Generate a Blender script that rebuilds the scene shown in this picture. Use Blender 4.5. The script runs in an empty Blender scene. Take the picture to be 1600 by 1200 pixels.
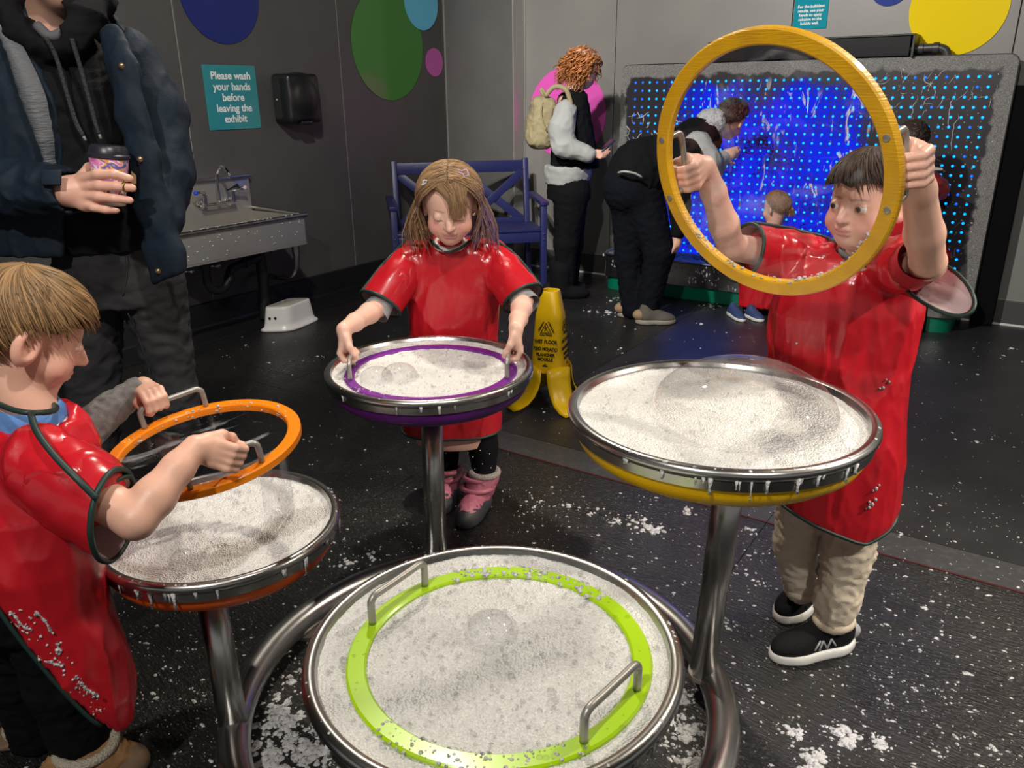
import bpy, bmesh, math, random
import numpy as np
from mathutils import Vector, Matrix
random.seed(7); rng = np.random.default_rng(7)
scene = bpy.context.scene
COL = scene.collection
# ------------------------------------------------------------------ camera, world, lights
F_PX = 1240.0; CAM_H = 1.35
PITCH = math.atan(453 / 1240.0); ROLL = 0.0098
Fv = np.array([0, math.cos(PITCH), -math.sin(PITCH)])
_r0 = np.array([1.0, 0, 0]); _u0 = np.array([0, math.sin(PITCH), math.cos(PITCH)])
Rv = _r0 * math.cos(ROLL) - _u0 * math.sin(ROLL); Uv = _u0 * math.cos(ROLL) + _r0 * math.sin(ROLL)
CAM = np.array([0, 0, CAM_H])
cd = bpy.data.cameras.new('camera'); cam = bpy.data.objects.new('camera', cd); COL.objects.link(cam)
cd.sensor_width = 36; cd.lens = 36 * F_PX / 1600; cd.clip_start = 0.02
cam.matrix_world = Matrix(((Rv[0], Uv[0], -Fv[0], 0), (Rv[1], Uv[1], -Fv[1], 0), (Rv[2], Uv[2], -Fv[2], CAM_H), (0, 0, 0, 1)))
scene.camera = cam
scene.view_settings.view_transform = 'Standard'; scene.view_settings.look = 'None'
scene.view_settings.gamma = 1; scene.view_settings.use_curve_mapping = False
scene.view_settings.exposure = 0.0
w = bpy.data.worlds.new('world'); scene.world = w; w.use_nodes = True
w.node_tree.nodes['Background'].inputs[0].default_value = (1.0, 0.97, 0.94, 1); w.node_tree.nodes['Background'].inputs[1].default_value = 0.28

def spot(name, loc, target, power, color, angle=70, blend=0.5, size=0.06):
    l = bpy.data.lights.new(name, 'SPOT'); l.energy = power; l.color = color; l.spot_size = math.radians(angle); l.spot_blend = blend; l.shadow_soft_size = size
    o = bpy.data.objects.new(name, l); COL.objects.link(o); o.location = loc
    d = Vector(target) - Vector(loc); o.rotation_euler = d.to_track_quat('-Z', 'Y').to_euler(); return o
WARM = (1.0, 0.9, 0.76); NEUT = (1.0, 0.95, 0.88)
#LIGHTS
spot('track_spot_basins', (-0.35, 3.0, 3.1), (-0.1, 1.3, 0.5), 175, WARM, 75, .6)
spot('track_spot_front', (-0.9, -0.6, 3.0), (0.1, 2.2, 0.7), 200, NEUT, 85, .6)
spot('track_spot_wall', (-0.9, 2.4, 3.1), (2.4, 5.6, 1.0), 560, NEUT, 85, .6)
spot('track_spot_right', (2.3, 2.2, 3.1), (0.9, 1.6, 0.4), 190, WARM, 70, .6)
spot('fill_spot_low', (2.7, 1.1, 2.3), (1.0, 1.7, 0.3), 230, WARM, 50, .6)  # unseen low fill added to brighten the trousers and pole
spot('fill_spot_boy', (1.1, -0.5, 3.0), (0.85, 1.7, 0.7), 120, NEUT, 45, .7)  # unseen front fill added for the boy at right
spot('fill_spot_corner', (-0.6, 2.2, 3.1), (-1.4, 5.6, 0.9), 260, NEUT, 75, .7)  # unseen fill added to lift the sink and its wall
spot('fill_spot_man', (0.2, 0.6, 3.0), (-1.2, 2.2, 1.0), 130, NEUT, 60, .7)  # unseen fill added to brighten the man and left wall
spot('blue_wash', (1.7, 2.5, 2.9), (0.66, 1.86, 0.0), 55, (0.25, 0.25, 1.0), 22, .6)
#ENDLIGHTS
def at(px, py, Y):
    d = Fv + Rv * (px - 800) / F_PX - Uv * (py - 600) / F_PX
    return CAM + d * (Y / d[1])
def ground(px, py, h=0.0):
    d = Fv + Rv * (px - 800) / F_PX - Uv * (py - 600) / F_PX
    return CAM + d * ((h - CAM_H) / d[2])
V3 = lambda *a: np.array(a, float)
def nrm(v): v = np.asarray(v, float); return v / np.linalg.norm(v)
# ------------------------------------------------------------------ materials
def mat(name, col, rough=.5, metal=0, noise=None, bump=None, sss=0, vcol=False, spec=.5, emit=None, coat=0, aniso=None, mix2=None):
    """noise=(scale, col2, lo, hi[,stretch]) colour variation; bump=(scale, strength, kind[,stretch])"""
    m = bpy.data.materials.new(name); m.use_nodes = True; nt = m.node_tree; N = nt.nodes; L = nt.links; p = N['Principled BSDF']
    c4 = lambda c: (*c, 1) if len(c) == 3 else c
    p.inputs['Base Color'].default_value = c4(col); p.inputs['Roughness'].default_value = rough; p.inputs['Metallic'].default_value = metal
    p.inputs['Specular IOR Level'].default_value = spec
    tc = N.new('ShaderNodeTexCoord')
    def coord(st):
        if not st: return tc.outputs['Object']
        mp = N.new('ShaderNodeMapping'); mp.inputs['Scale'].default_value = st; L.new(tc.outputs['Object'], mp.inputs[0]); return mp.outputs[0]
    src = None
    if vcol:
        a = N.new('ShaderNodeAttribute'); a.attribute_name = 'Col'; src = a.outputs['Color']
    if noise:
        n = N.new('ShaderNodeTexNoise'); n.inputs['Scale'].default_value = noise[0]; n.inputs['Detail'].default_value = 5
        L.new(coord(noise[4] if len(noise) > 4 else None), n.inputs['Vector'])
        r = N.new('ShaderNodeMapRange'); r.inputs[1].default_value = noise[2]; r.inputs[2].default_value = noise[3]; L.new(n.outputs[0], r.inputs[0])
        mx = N.new('ShaderNodeMix'); mx.data_type = 'RGBA'; L.new(r.outputs[0], mx.inputs['Factor'])
        if src: L.new(src, mx.inputs['A'])
        else: mx.inputs['A'].default_value = c4(col)
        mx.inputs['B'].default_value = c4(noise[1]); src = mx.outputs['Result']
    if src: L.new(src, p.inputs['Base Color'])
    if bump:
        if bump[2] == 'vor':
            t = N.new('ShaderNodeTexVoronoi')
        else:
            t = N.new('ShaderNodeTexNoise'); t.inputs['Detail'].default_value = 6
        t.inputs['Scale'].default_value = bump[0]; L.new(coord(bump[3] if len(bump) > 3 else None), t.inputs['Vector'])
        b = N.new('ShaderNodeBump'); b.inputs['Strength'].default_value = bump[1]; b.inputs['Distance'].default_value = 0.01
        L.new(t.outputs[0], b.inputs['Height']); L.new(b.outputs[0], p.inputs['Normal'])
    if sss:
        p.inputs['Subsurface Weight'].default_value = sss; p.inputs['Subsurface Radius'].default_value = (.012, .005, .003); p.inputs['Subsurface Scale'].default_value = .6
    if emit:
        p.inputs['Emission Color'].default_value = c4(emit[0]); p.inputs['Emission Strength'].default_value = emit[1]
    if coat: p.inputs['Coat Weight'].default_value = coat; p.inputs['Coat Roughness'].default_value = .12
    return m
# ------------------------------------------------------------------ mesh helpers
class MB:
    def __init__(s): s.v = []; s.f = []; s.n = 0
    def add(s, v, f):
        v = np.asarray(v, float).reshape(-1, 3); s.v.append(v); s.f += [tuple(i + s.n for i in q) for q in f]; s.n += len(v); return s
    def box(s, c, h, R=None, bev=0.0):
        c = np.asarray(c, float); h = np.asarray(h, float); R = np.eye(3) if R is None else np.asarray(R)
        if bev <= 0:
            v = np.array([[x, y, z] for x in (-1, 1) for y in (-1, 1) for z in (-1, 1)]) * h
            f = [(0, 1, 3, 2), (4, 6, 7, 5), (0, 4, 5, 1), (2, 3, 7, 6), (0, 2, 6, 4), (1, 5, 7, 3)]
        else:
            bm = bmesh.new(); bmesh.ops.create_cube(bm, size=2)
            for q in bm.verts: q.co = Vector(h * np.array(q.co))
            bmesh.ops.bevel(bm, geom=bm.edges[:], offset=bev, segments=2, affect='EDGES', profile=.5)
            bm.verts.index_update(); v = np.array([q.co[:] for q in bm.verts]); f = [tuple(q.index for q in x.verts) for x in bm.faces]; bm.free()
        return s.add(c + v @ R.T, f)
    def tube(s, pts, r, n=10, closed=False, cap=True):
        P = np.asarray(pts, float); m = len(P); r = np.broadcast_to(np.asarray(r, float), (m,))
        T = np.empty_like(P)
        if closed: T = np.roll(P, -1, 0) - np.roll(P, 1, 0)
        else: T[1:-1] = P[2:] - P[:-2]; T[0] = P[1] - P[0]; T[-1] = P[-1] - P[-2]
        T /= np.linalg.norm(T, axis=1)[:, None] + 1e-12
        a = np.cross(T[0], [0, 0, 1.]);
        if np.linalg.norm(a) < .1: a = np.cross(T[0], [1., 0, 0])
        a = nrm(a); A = []
        for t in T:
            a = a - t * (a @ t); a = a / (np.linalg.norm(a) + 1e-12); A.append(a)
        A = np.array(A); B = np.cross(T, A); th = np.linspace(0, 2 * np.pi, n, endpoint=False)
        V = P[:, None] + r[:, None, None] * (np.cos(th)[None, :, None] * A[:, None] + np.sin(th)[None, :, None] * B[:, None])
        f = []; k = m if closed else m - 1
        for i in range(k):
            j = (i + 1) % m
            for q in range(n): f.append((i * n + q, i * n + (q + 1) % n, j * n + (q + 1) % n, j * n + q))
        if not closed and cap: f += [tuple(range(n - 1, -1, -1)), tuple((m - 1) * n + q for q in range(n))]
        return s.add(V, f)
    def lathe(s, prof, c=(0, 0, 0), n=96, R=None, closed=False):
        R = np.eye(3) if R is None else np.asarray(R); th = np.linspace(0, 2 * np.pi, n, endpoint=False); m = len(prof)
        V = np.array([[[r * math.cos(t), r * math.sin(t), z] for t in th] for r, z in prof]); f = []
        for i in range(m if closed else m - 1):
            j = (i + 1) % m
            for q in range(n): f.append((i * n + q, i * n + (q + 1) % n, j * n + (q + 1) % n, j * n + q))
        return s.add(np.asarray(c) + V.reshape(-1, 3) @ R.T, f)
    def sphere(s, c, r, n=12, R=None, m=None):
        m = m or n // 2 + 1; r = np.broadcast_to(np.asarray(r, float), (3,)); V = []; R = np.eye(3) if R is None else R
        for i in range(m + 1):
            p = math.pi * i / m
            for q in range(n): t = 2 * math.pi * q / n; V.append((math.sin(p) * math.cos(t), math.sin(p) * math.sin(t), math.cos(p)))
        f = [(i * n + q, (i + 1) * n + q, (i + 1) * n + (q + 1) % n, i * n + (q + 1) % n) for i in range(m) for q in range(n)]
        return s.add(np.asarray(c) + (np.array(V) * r) @ np.asarray(R).T, f)
    def prism(s, poly, z0, z1, fr):
        """poly 2D outline in frame fr(u, v, d); extruded from d=z0 to z1"""
        n = len(poly); V = [fr(a, b, z0) for a, b in poly] + [fr(a, b, z1) for a, b in poly]
        f = [tuple(range(n - 1, -1, -1)), tuple(range(n, 2 * n))] + [(i, (i + 1) % n, n + (i + 1) % n, n + i) for i in range(n)]
        return s.add(V, f)
def base_of(o):
    b = V3(0, 0, 0)
    while o is not None: b = b + np.array(o.location); o = o.parent
    return b
def obj(name, mb, m, parent=None, smooth=True, col=None, loc=None, auto=None):
    """mesh in world coordinates, stored relative to its parent's base (or loc)"""
    if isinstance(mb, tuple): V, Fc = mb
    else: V = np.concatenate(mb.v) if mb.v else np.zeros((0, 3)); Fc = mb.f
    V = np.asarray(V, float); off = base_of(parent) if parent else (V3(*loc) if loc is not None else V3(0, 0, 0))
    me = bpy.data.meshes.new(name); me.from_pydata((V - off).tolist(), [], [tuple(q) for q in Fc] if not isinstance(Fc, np.ndarray) else Fc.tolist())
    me.materials.append(m)
    if smooth: me.polygons.foreach_set('use_smooth', np.ones(len(me.polygons), bool))
    if smooth and auto: me.set_sharp_from_angle(angle=math.radians(auto))
    if col is not None:
        a = me.color_attributes.new('Col', 'FLOAT_COLOR', 'POINT'); c = np.ones((len(V), 4), np.float32); c[:, :3] = col; a.data.foreach_set('color', c.ravel())
    o = bpy.data.objects.new(name, me); COL.objects.link(o)
    if parent: o.parent = parent
    elif loc is not None: o.location = loc
    return o
def tag(o, label, cat, group=None, kind=None):
    o['label'] = label; o['category'] = cat
    if group: o['group'] = group
    if kind: o['kind'] = kind
    return o
def thing(name, label, cat, loc=(0, 0, 0), group=None):
    o = bpy.data.objects.new(name, None); COL.objects.link(o); o.location = [float(x) for x in loc]; o.empty_display_size = .05
    return tag(o, label, cat, group)
def struct(name, mb, m, smooth=False, loc=None, **k):
    o = obj(name, mb, m, None, smooth, loc=loc, **k); o['kind'] = 'structure'; return o
def copy_mesh(o, parent=None, loc=None):
    c = o.copy(); COL.objects.link(c); c.parent = parent
    if loc is not None: c.location = [float(x) for x in loc]
    return c
def text(body, size, fr, m, parent, name='lettering', align='CENTER', bold=0.0, line=1.0, ext=.0006):
    """fr: (origin, ex, ey, ez)"""
    cu = bpy.data.curves.new(name, 'FONT'); cu.body = body; cu.size = size; cu.align_x = align; cu.align_y = 'CENTER'; cu.space_line = line; cu.offset = bold; cu.extrude = ext
    cu.materials.append(m); o = bpy.data.objects.new(name, cu); COL.objects.link(o)
    if parent: o.parent = parent
    og = np.asarray(fr[0]) - (base_of(parent) if parent else 0); ex, ey, ez = fr[1:]
    o.matrix_local = Matrix(((ex[0], ey[0], ez[0], og[0]), (ex[1], ey[1], ez[1], og[1]), (ex[2], ey[2], ez[2], og[2]), (0, 0, 0, 1))); return o
def bez(pts, n=8, closed=False):
    """Catmull-Rom through points"""
    P = np.asarray(pts, float); m = len(P)
    if closed: Q = np.vstack([P[-1:], P, P[:2]])
    else: Q = np.vstack([2 * P[0] - P[1], P, 2 * P[-1] - P[-2]])
    out = []
    for i in range(m if closed else m - 1):
        a, b, c, d = Q[i:i + 4]
        for t in np.linspace(0, 1, n, endpoint=False):
            out.append(.5 * ((2 * b) + (c - a) * t + (2 * a - 5 * b + 4 * c - d) * t * t + (3 * b - a - 3 * c + d) * t ** 3))
    if not closed: out.append(P[-1])
    return np.array(out)
# ------------------------------------------------------------------ vector noise
def _hash(i, j, k, s):
    h = (i * 374761393 + j * 668265263 + k * 2147483647 + s * 1274126177) & 0xffffffff
    h = ((h ^ (h >> 13)) * 1274126177) & 0xffffffff; h ^= h >> 16
    return (h & 0xffff) / 32767.5 - 1
def vnoise(P, seed=0):
    P = np.asarray(P, float); i = np.floor(P).astype(np.int64); f = P - i; u = f ** 3 * (f * (f * 6 - 15) + 10); r = 0
    for a in (0, 1):
        for b in (0, 1):
            for c in (0, 1):
                I = (i[:, 0] + a, i[:, 1] + b, i[:, 2] + c); g = _hash(*I, seed) * (f[:, 0] - a) + _hash(*I, seed + 57) * (f[:, 1] - b) + _hash(*I, seed + 113) * (f[:, 2] - c)
                r = r + (u[:, 0] if a else 1 - u[:, 0]) * (u[:, 1] if b else 1 - u[:, 1]) * (u[:, 2] if c else 1 - u[:, 2]) * g
    return 1.5 * r
def fbm(P, seed=0, o=3):
    r = 0; a = 1
    for q in range(o): r = r + a * vnoise(P * 2 ** q, seed + q); a *= .5
    return r
# ------------------------------------------------------------------ signed-distance modelling
def axis(lo, hi, step, fine=()):
    x = [lo]
    while x[-1] < hi:
        st = step
        for a, b, s in fine:
            if a - s <= x[-1] < b: st = min(st, s)
        x.append(x[-1] + st)
    return np.array(x, np.float32)
def basis(f, up=(0, 0, 1)):
    """columns: right, forward, up"""
    f = nrm(f); r = nrm(np.cross(f, up)); u = np.cross(r, f); return np.stack([r, f, u], 1)
class SDF:
    def __init__(s, lo, hi, step, fine=((), (), ())):
        s.ax = [axis(lo[i], hi[i], step, fine[i]) for i in range(3)]
        s.phi = np.full([len(a) for a in s.ax], .25, np.float32)
    def _sl(s, lo, hi, m):
        out = []
        for i in range(3):
            a = max(0, int(np.searchsorted(s.ax[i], lo[i] - m)) - 1); b = min(len(s.ax[i]), int(np.searchsorted(s.ax[i], hi[i] + m)) + 1); out.append(slice(a, max(a, b)))
        return tuple(out)
    def _put(s, sl, d, k, op):
        o = s.phi[sl]
        if op == 'add':
            if k > 0: h = np.maximum(k - np.abs(o - d), 0) / k; r = np.minimum(o, d) - h * h * k * .25
            else: r = np.minimum(o, d)
        else:
            d = -d
            if k > 0: h = np.maximum(k - np.abs(o - d), 0) / k; r = np.maximum(o, d) + h * h * k * .25
            else: r = np.maximum(o, d)
        s.phi[sl] = r
    def _xyz(s, sl, c):
        return ((s.ax[0][sl[0]] - np.float32(c[0]))[:, None, None], (s.ax[1][sl[1]] - np.float32(c[1]))[None, :, None], (s.ax[2][sl[2]] - np.float32(c[2]))[None, None, :])
    def cap(s, a, b, ra, rb=None, k=.01, op='add', flat=None):
        """tapered capsule; flat=(axis vector, factor): squeeze along axis"""
        rb = ra if rb is None else rb; a = np.asarray(a, float); b = np.asarray(b, float); R = max(ra, rb)
        sl = s._sl(np.minimum(a, b) - R, np.maximum(a, b) + R, k + .02)
        x, y, z = s._xyz(sl, a); e = b - a; L2 = max(float(e @ e), 1e-9)
        t = np.clip((x * e[0] + y * e[1] + z * e[2]) / L2, 0, 1)
        dx, dy, dz = x - t * e[0], y - t * e[1], z - t * e[2]; q = dx * dx + dy * dy + dz * dz
        if flat is not None:
            n = nrm(flat[0]); pn = dx * n[0] + dy * n[1] + dz * n[2]; q = q + pn * pn * (1 / flat[1] ** 2 - 1)
        d = (np.sqrt(q) - (ra + (rb - ra) * t)); 
        if flat is not None: d = d * min(1, flat[1] * 1.2)
        s._put(sl, d.astype(np.float32), k, op); return s
    def chain(s, P, r, k=.01, **kw):
        r = np.broadcast_to(r, (len(P),))
        for i in range(len(P) - 1): s.cap(P[i], P[i + 1], r[i], r[i + 1], k, **kw)
        return s
    def ell(s, c, r, R=None, k=.01, op='add', clip=None):
        c = np.asarray(c, float); r = np.broadcast_to(np.asarray(r, float), (3,)); R = np.eye(3) if R is None else R; M = float(r.max())
        sl = s._sl(c - M, c + M, k + .02); x, y, z = s._xyz(sl, c)
        l = [x * R[0, i] + y * R[1, i] + z * R[2, i] for i in range(3)]
        k0 = np.sqrt(sum((l[i] / r[i]) ** 2 for i in range(3))) + 1e-6; k1 = np.sqrt(sum((l[i] / r[i] ** 2) ** 2 for i in range(3))) + 1e-6
        d = k0 * (k0 - 1) / k1
        if clip is not None: d = np.maximum(d, (x * clip[0][0] + y * clip[0][1] + z * clip[0][2]) - clip[1])
        s._put(sl, d.astype(np.float32), k, op); return s
    def rbox(s, c, h, R=None, rad=.005, k=.005, op='add'):
        c = np.asarray(c, float); h = np.asarray(h, float); R = np.eye(3) if R is None else np.asarray(R); M = float(np.linalg.norm(h))
        sl = s._sl(c - M, c + M, k + .02); x, y, z = s._xyz(sl, c)
        q = [np.abs(x * R[0, i] + y * R[1, i] + z * R[2, i]) - (h[i] - rad) for i in range(3)]
        d = np.sqrt(sum(np.maximum(a, 0) ** 2 for a in q)) + np.minimum(np.maximum(np.maximum(q[0], q[1]), q[2]), 0) - rad
        s._put(sl, d.astype(np.float32), k, op); return s
    def loft(s, rows, k=.01, op='add', grow=0.0, ang=0.0, pw=2.0, ext=0.0):
        """rows (z, cx, cy, rx, ry) rising in z: upright body with elliptic sections turned by ang"""
        A = np.array(rows, float); A = A[np.argsort(A[:, 0])]; z0, z1 = A[0, 0] - ext, A[-1, 0] + ext; M = A[:, 3:5].max() + abs(grow)
        sl = s._sl((A[:, 1].min() - M, A[:, 2].min() - M, z0), (A[:, 1].max() + M, A[:, 2].max() + M, z1), k + .03)
        zz = s.ax[2][sl[2]]; g = lambda i: np.interp(zz, A[:, 0], A[:, i]).astype(np.float32)[None, None, :]
        x = s.ax[0][sl[0]][:, None, None] - g(1); y = s.ax[1][sl[1]][None, :, None] - g(2); rx = g(3) + grow; ry = g(4) + grow
        ca, sa = math.cos(ang), math.sin(ang); u = x * ca + y * sa; v = -x * sa + y * ca
        q = ((np.abs(u) / rx) ** pw + (np.abs(v) / ry) ** pw) ** (1 / pw); d = (q - 1) * np.minimum(rx, ry)
        d = np.maximum(d, np.maximum(zz - z1, z0 - zz)[None, None, :]); s._put(sl, d.astype(np.float32), k, op); return s
    def cut(s, n, p, k=0.0, box=None):
        """remove the side n points to"""
        n = nrm(n); p = np.asarray(p, float); sl = s._sl(*box, 0) if box else (slice(None),) * 3
        x, y, z = s._xyz(sl, p); d = x * np.float32(n[0]) + y * np.float32(n[1]) + z * np.float32(n[2]); s._put(sl, -d.astype(np.float32), k, 'sub'); return s
    def mesh(s, it=1):
        ph = s.phi; ph[0] = ph[-1] = .1; ph[:, 0] = ph[:, -1] = .1; ph[:, :, 0] = ph[:, :, -1] = .1
        sg = ph < 0; u = sg.view(np.uint8)
        c = u[:-1] + u[1:]; c = c[:, :-1] + c[:, 1:]; c = c[:, :, :-1] + c[:, :, 1:]
        I = np.argwhere((c > 0) & (c < 8)); ny, nz = c.shape[1:]; key = (I[:, 0].astype(np.int64) * ny + I[:, 1]) * nz + I[:, 2]
        del c
        off = [(a, b, d) for a in (0, 1) for b in (0, 1) for d in (0, 1)]
        val = np.stack([ph[I[:, 0] + a, I[:, 1] + b, I[:, 2] + d] for a, b, d in off], 1)
        acc = np.zeros((len(I), 3)); cnt = np.zeros(len(I))
        for p in range(8):
            for q in range(p + 1, 8):
                if sum(abs(off[p][i] - off[q][i]) for i in range(3)) != 1: continue
                a, b = val[:, p], val[:, q]; m = (a < 0) != (b < 0); t = np.where(m, a / np.where(m, a - b, 1), 0)
                for i in range(3): acc[:, i] += np.where(m, off[p][i] + t * (off[q][i] - off[p][i]), 0)
                cnt += m
        acc /= cnt[:, None]; V = np.empty((len(I), 3))
        for i in range(3):
            x = s.ax[i].astype(float); V[:, i] = x[I[:, i]] + acc[:, i] * (x[I[:, i] + 1] - x[I[:, i]])
        Fq = []
        def look(i, j, k): return np.searchsorted(key, (i.astype(np.int64) * ny + j) * nz + k)
        for axn in range(3):
            sh = [slice(1, -1)] * 3; s0 = list(sh); s1 = list(sh); s0[axn] = slice(0, -1); s1[axn] = slice(1, None)
            a = sg[tuple(s0)]; b = sg[tuple(s1)]; E = np.argwhere(a != b); dirn = a[E[:, 0], E[:, 1], E[:, 2]]
            E = E + [1 if i != axn else 0 for i in range(3)]; o1, o2 = (axn + 1) % 3, (axn + 2) % 3
            def cell(d1, d2):
                Q = E.copy(); Q[:, o1] -= d1; Q[:, o2] -= d2; return look(Q[:, 0], Q[:, 1], Q[:, 2])
            q = np.stack([cell(1, 1), cell(0, 1), cell(0, 0), cell(1, 0)], 1); q[~dirn] = q[~dirn][:, ::-1]; Fq.append(q)
        Fq = np.concatenate(Fq)
        for _ in range(it):   # light smoothing
            sm = np.zeros_like(V); ct = np.zeros(len(V))
            for i in range(4):
                np.add.at(sm, Fq[:, i], V[Fq[:, (i + 1) % 4]]); np.add.at(ct, Fq[:, i], 1)
            V = V * .5 + .5 * sm / np.maximum(ct, 1)[:, None]
        return V, Fq
def normals(V, Fq):
    n = np.cross(V[Fq[:, 2]] - V[Fq[:, 0]], V[Fq[:, 3]] - V[Fq[:, 1]]); N = np.zeros_like(V)
    for i in range(4): np.add.at(N, Fq[:, i], n)
    return N / (np.linalg.norm(N, axis=1)[:, None] + 1e-12)
def fold(VF, amp, scale, seed=0, o=2, ridge=True):
    """cloth folds: push vertices along their normals by stretched noise"""
    V, Fq = VF; n = fbm(V * np.asarray(scale), seed, o)
    if ridge: n = 1 - 2 * np.sqrt(np.abs(n) + .02)
    return V + normals(V, Fq) * (amp * n)[:, None], Fq
# ------------------------------------------------------------------ shared materials
M = {}
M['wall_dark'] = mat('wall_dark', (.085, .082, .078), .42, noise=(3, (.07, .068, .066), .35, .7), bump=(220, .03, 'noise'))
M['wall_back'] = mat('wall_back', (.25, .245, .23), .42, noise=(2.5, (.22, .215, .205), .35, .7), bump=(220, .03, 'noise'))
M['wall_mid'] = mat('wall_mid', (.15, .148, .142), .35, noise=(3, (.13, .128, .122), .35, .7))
M['gap'] = mat('gap', (.02, .02, .02), .6)
M['strip'] = mat('strip', (.36, .35, .33), .3, .3)
M['cove'] = mat('cove', (.012, .012, .013), .35)
M['base_grey'] = mat('base_grey', (.07, .068, .065), .4)
M['white'] = mat('white', (.78, .78, .76), .35)
M['steel'] = mat('steel', (.55, .54, .52), .27, 1, noise=(6, (.42, .41, .40), .4, .65), bump=(40, .012, 'noise', (3, 3, .3)))
M['steel_dull'] = mat('steel_dull', (.40, .375, .33), .42, .6, noise=(5, (.36, .35, .33), .35, .7), bump=(60, .04, 'noise', (6, 6, .5)))
M['chrome'] = mat('chrome', (.75, .75, .75), .1, 1)
M['black_plastic'] = mat('black_plastic', (.012, .012, .013), .38)
M['black_gloss'] = mat('black_gloss', (.015, .015, .017), .2)
M['rubber'] = mat('rubber', (.018, .018, .02), .5)
M['floor'] = mat('floor', (.018, .0175, .017), .30, noise=(16, (.034, .032, .03), .45, .75, (1, 1, 1)), bump=(42, .9, 'noise', (5, 1, 1)), spec=.6)
def floor_material():
    m = bpy.data.materials.new('floor'); m.use_nodes = True; nt = m.node_tree; N = nt.nodes; L = nt.links; p = N['Principled BSDF']; tc = N.new('ShaderNodeTexCoord')
    mp = N.new('ShaderNodeMapping'); mp.inputs['Rotation'].default_value = (0, 0, math.radians(40)); L.new(tc.outputs['Object'], mp.inputs[0])
    def ns(scale, st, det=5):
        q = N.new('ShaderNodeMapping'); q.inputs['Scale'].default_value = st; L.new(mp.outputs[0], q.inputs[0]); n = N.new('ShaderNodeTexNoise'); n.inputs['Scale'].default_value = scale; n.inputs['Detail'].default_value = det; L.new(q.outputs[0], n.inputs[0]); return n.outputs[0]
    def mr_(s, a, b, c=0, d=1): n = N.new('ShaderNodeMapRange'); n.inputs[1].default_value = a; n.inputs[2].default_value = b; n.inputs[3].default_value = c; n.inputs[4].default_value = d; L.new(s, n.inputs[0]); return n.outputs[0]
    streak, grain, patch = ns(24, (1, 6, 1)), ns(170, (.55, 1.2, 1), 3), ns(2.2, (1, 1, 1), 4)
    mx = N.new('ShaderNodeMix'); mx.data_type = 'RGBA'; mx.inputs['A'].default_value = (.013, .0128, .0125, 1); mx.inputs['B'].default_value = (.115, .112, .108, 1)
    mu = N.new('ShaderNodeMath'); mu.operation = 'MULTIPLY'; L.new(mr_(grain, .57, .74), mu.inputs[0]); L.new(mr_(patch, .35, .65, .25, 1), mu.inputs[1]); L.new(mu.outputs[0], mx.inputs['Factor']); L.new(mx.outputs['Result'], p.inputs['Base Color'])
    L.new(mr_(patch, .35, .65, .24, .42), p.inputs['Roughness']); p.inputs['Specular IOR Level'].default_value = .55
    b1 = N.new('ShaderNodeBump'); b1.inputs['Strength'].default_value = .7; b1.inputs['Distance'].default_value = .012; L.new(streak, b1.inputs['Height'])
    b2 = N.new('ShaderNodeBump'); b2.inputs['Strength'].default_value = .6; b2.inputs['Distance'].default_value = .006; L.new(grain, b2.inputs['Height']); L.new(b1.outputs[0], b2.inputs['Normal']); L.new(b2.outputs[0], p.inputs['Normal']); return m
M['floor'] = floor_material()
M['floor_smooth'] = mat('floor_smooth', (.018, .018, .02), .42, noise=(5, (.03, .03, .032), .45, .8), bump=(60, .12, 'noise'))
M['floor_strip'] = mat('floor_strip', (.045, .045, .048), .45, noise=(40, (.07, .07, .075), .5, .75), bump=(60, .12, 'noise'))
M['floor_mat'] = mat('floor_mat', (.013, .013, .013), .75, noise=(90, (.03, .03, .03), .5, .75), bump=(170, .9, 'noise'))
M['foam'] = mat('foam', (.84, .83, .80), .5, noise=(11, (.62, .61, .58), .50, .78), bump=(260, .6, 'vor'), sss=.0)
M['foam_speck'] = mat('foam_speck', (.58, .58, .58), .5, noise=(130, (.20, .20, .21), .50, .66), bump=(300, .3, 'vor'))
M['navy'] = mat('navy', (.022, .026, .115), .38, bump=(60, .08, 'noise', (1, 8, 8)))
M['text_white'] = mat('text_white', (.85, .88, .86), .5)
M['text_black'] = mat('text_black', (.01, .01, .008), .5)
M['led'] = mat('led', (.0, .1, .3), .3, emit=((.0, .26, 1.0), 2.6))
M['led_dim'] = mat('led_dim', (.0, .1, .3), .3, emit=((.0, .10, 1.0), 1.6))
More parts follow.
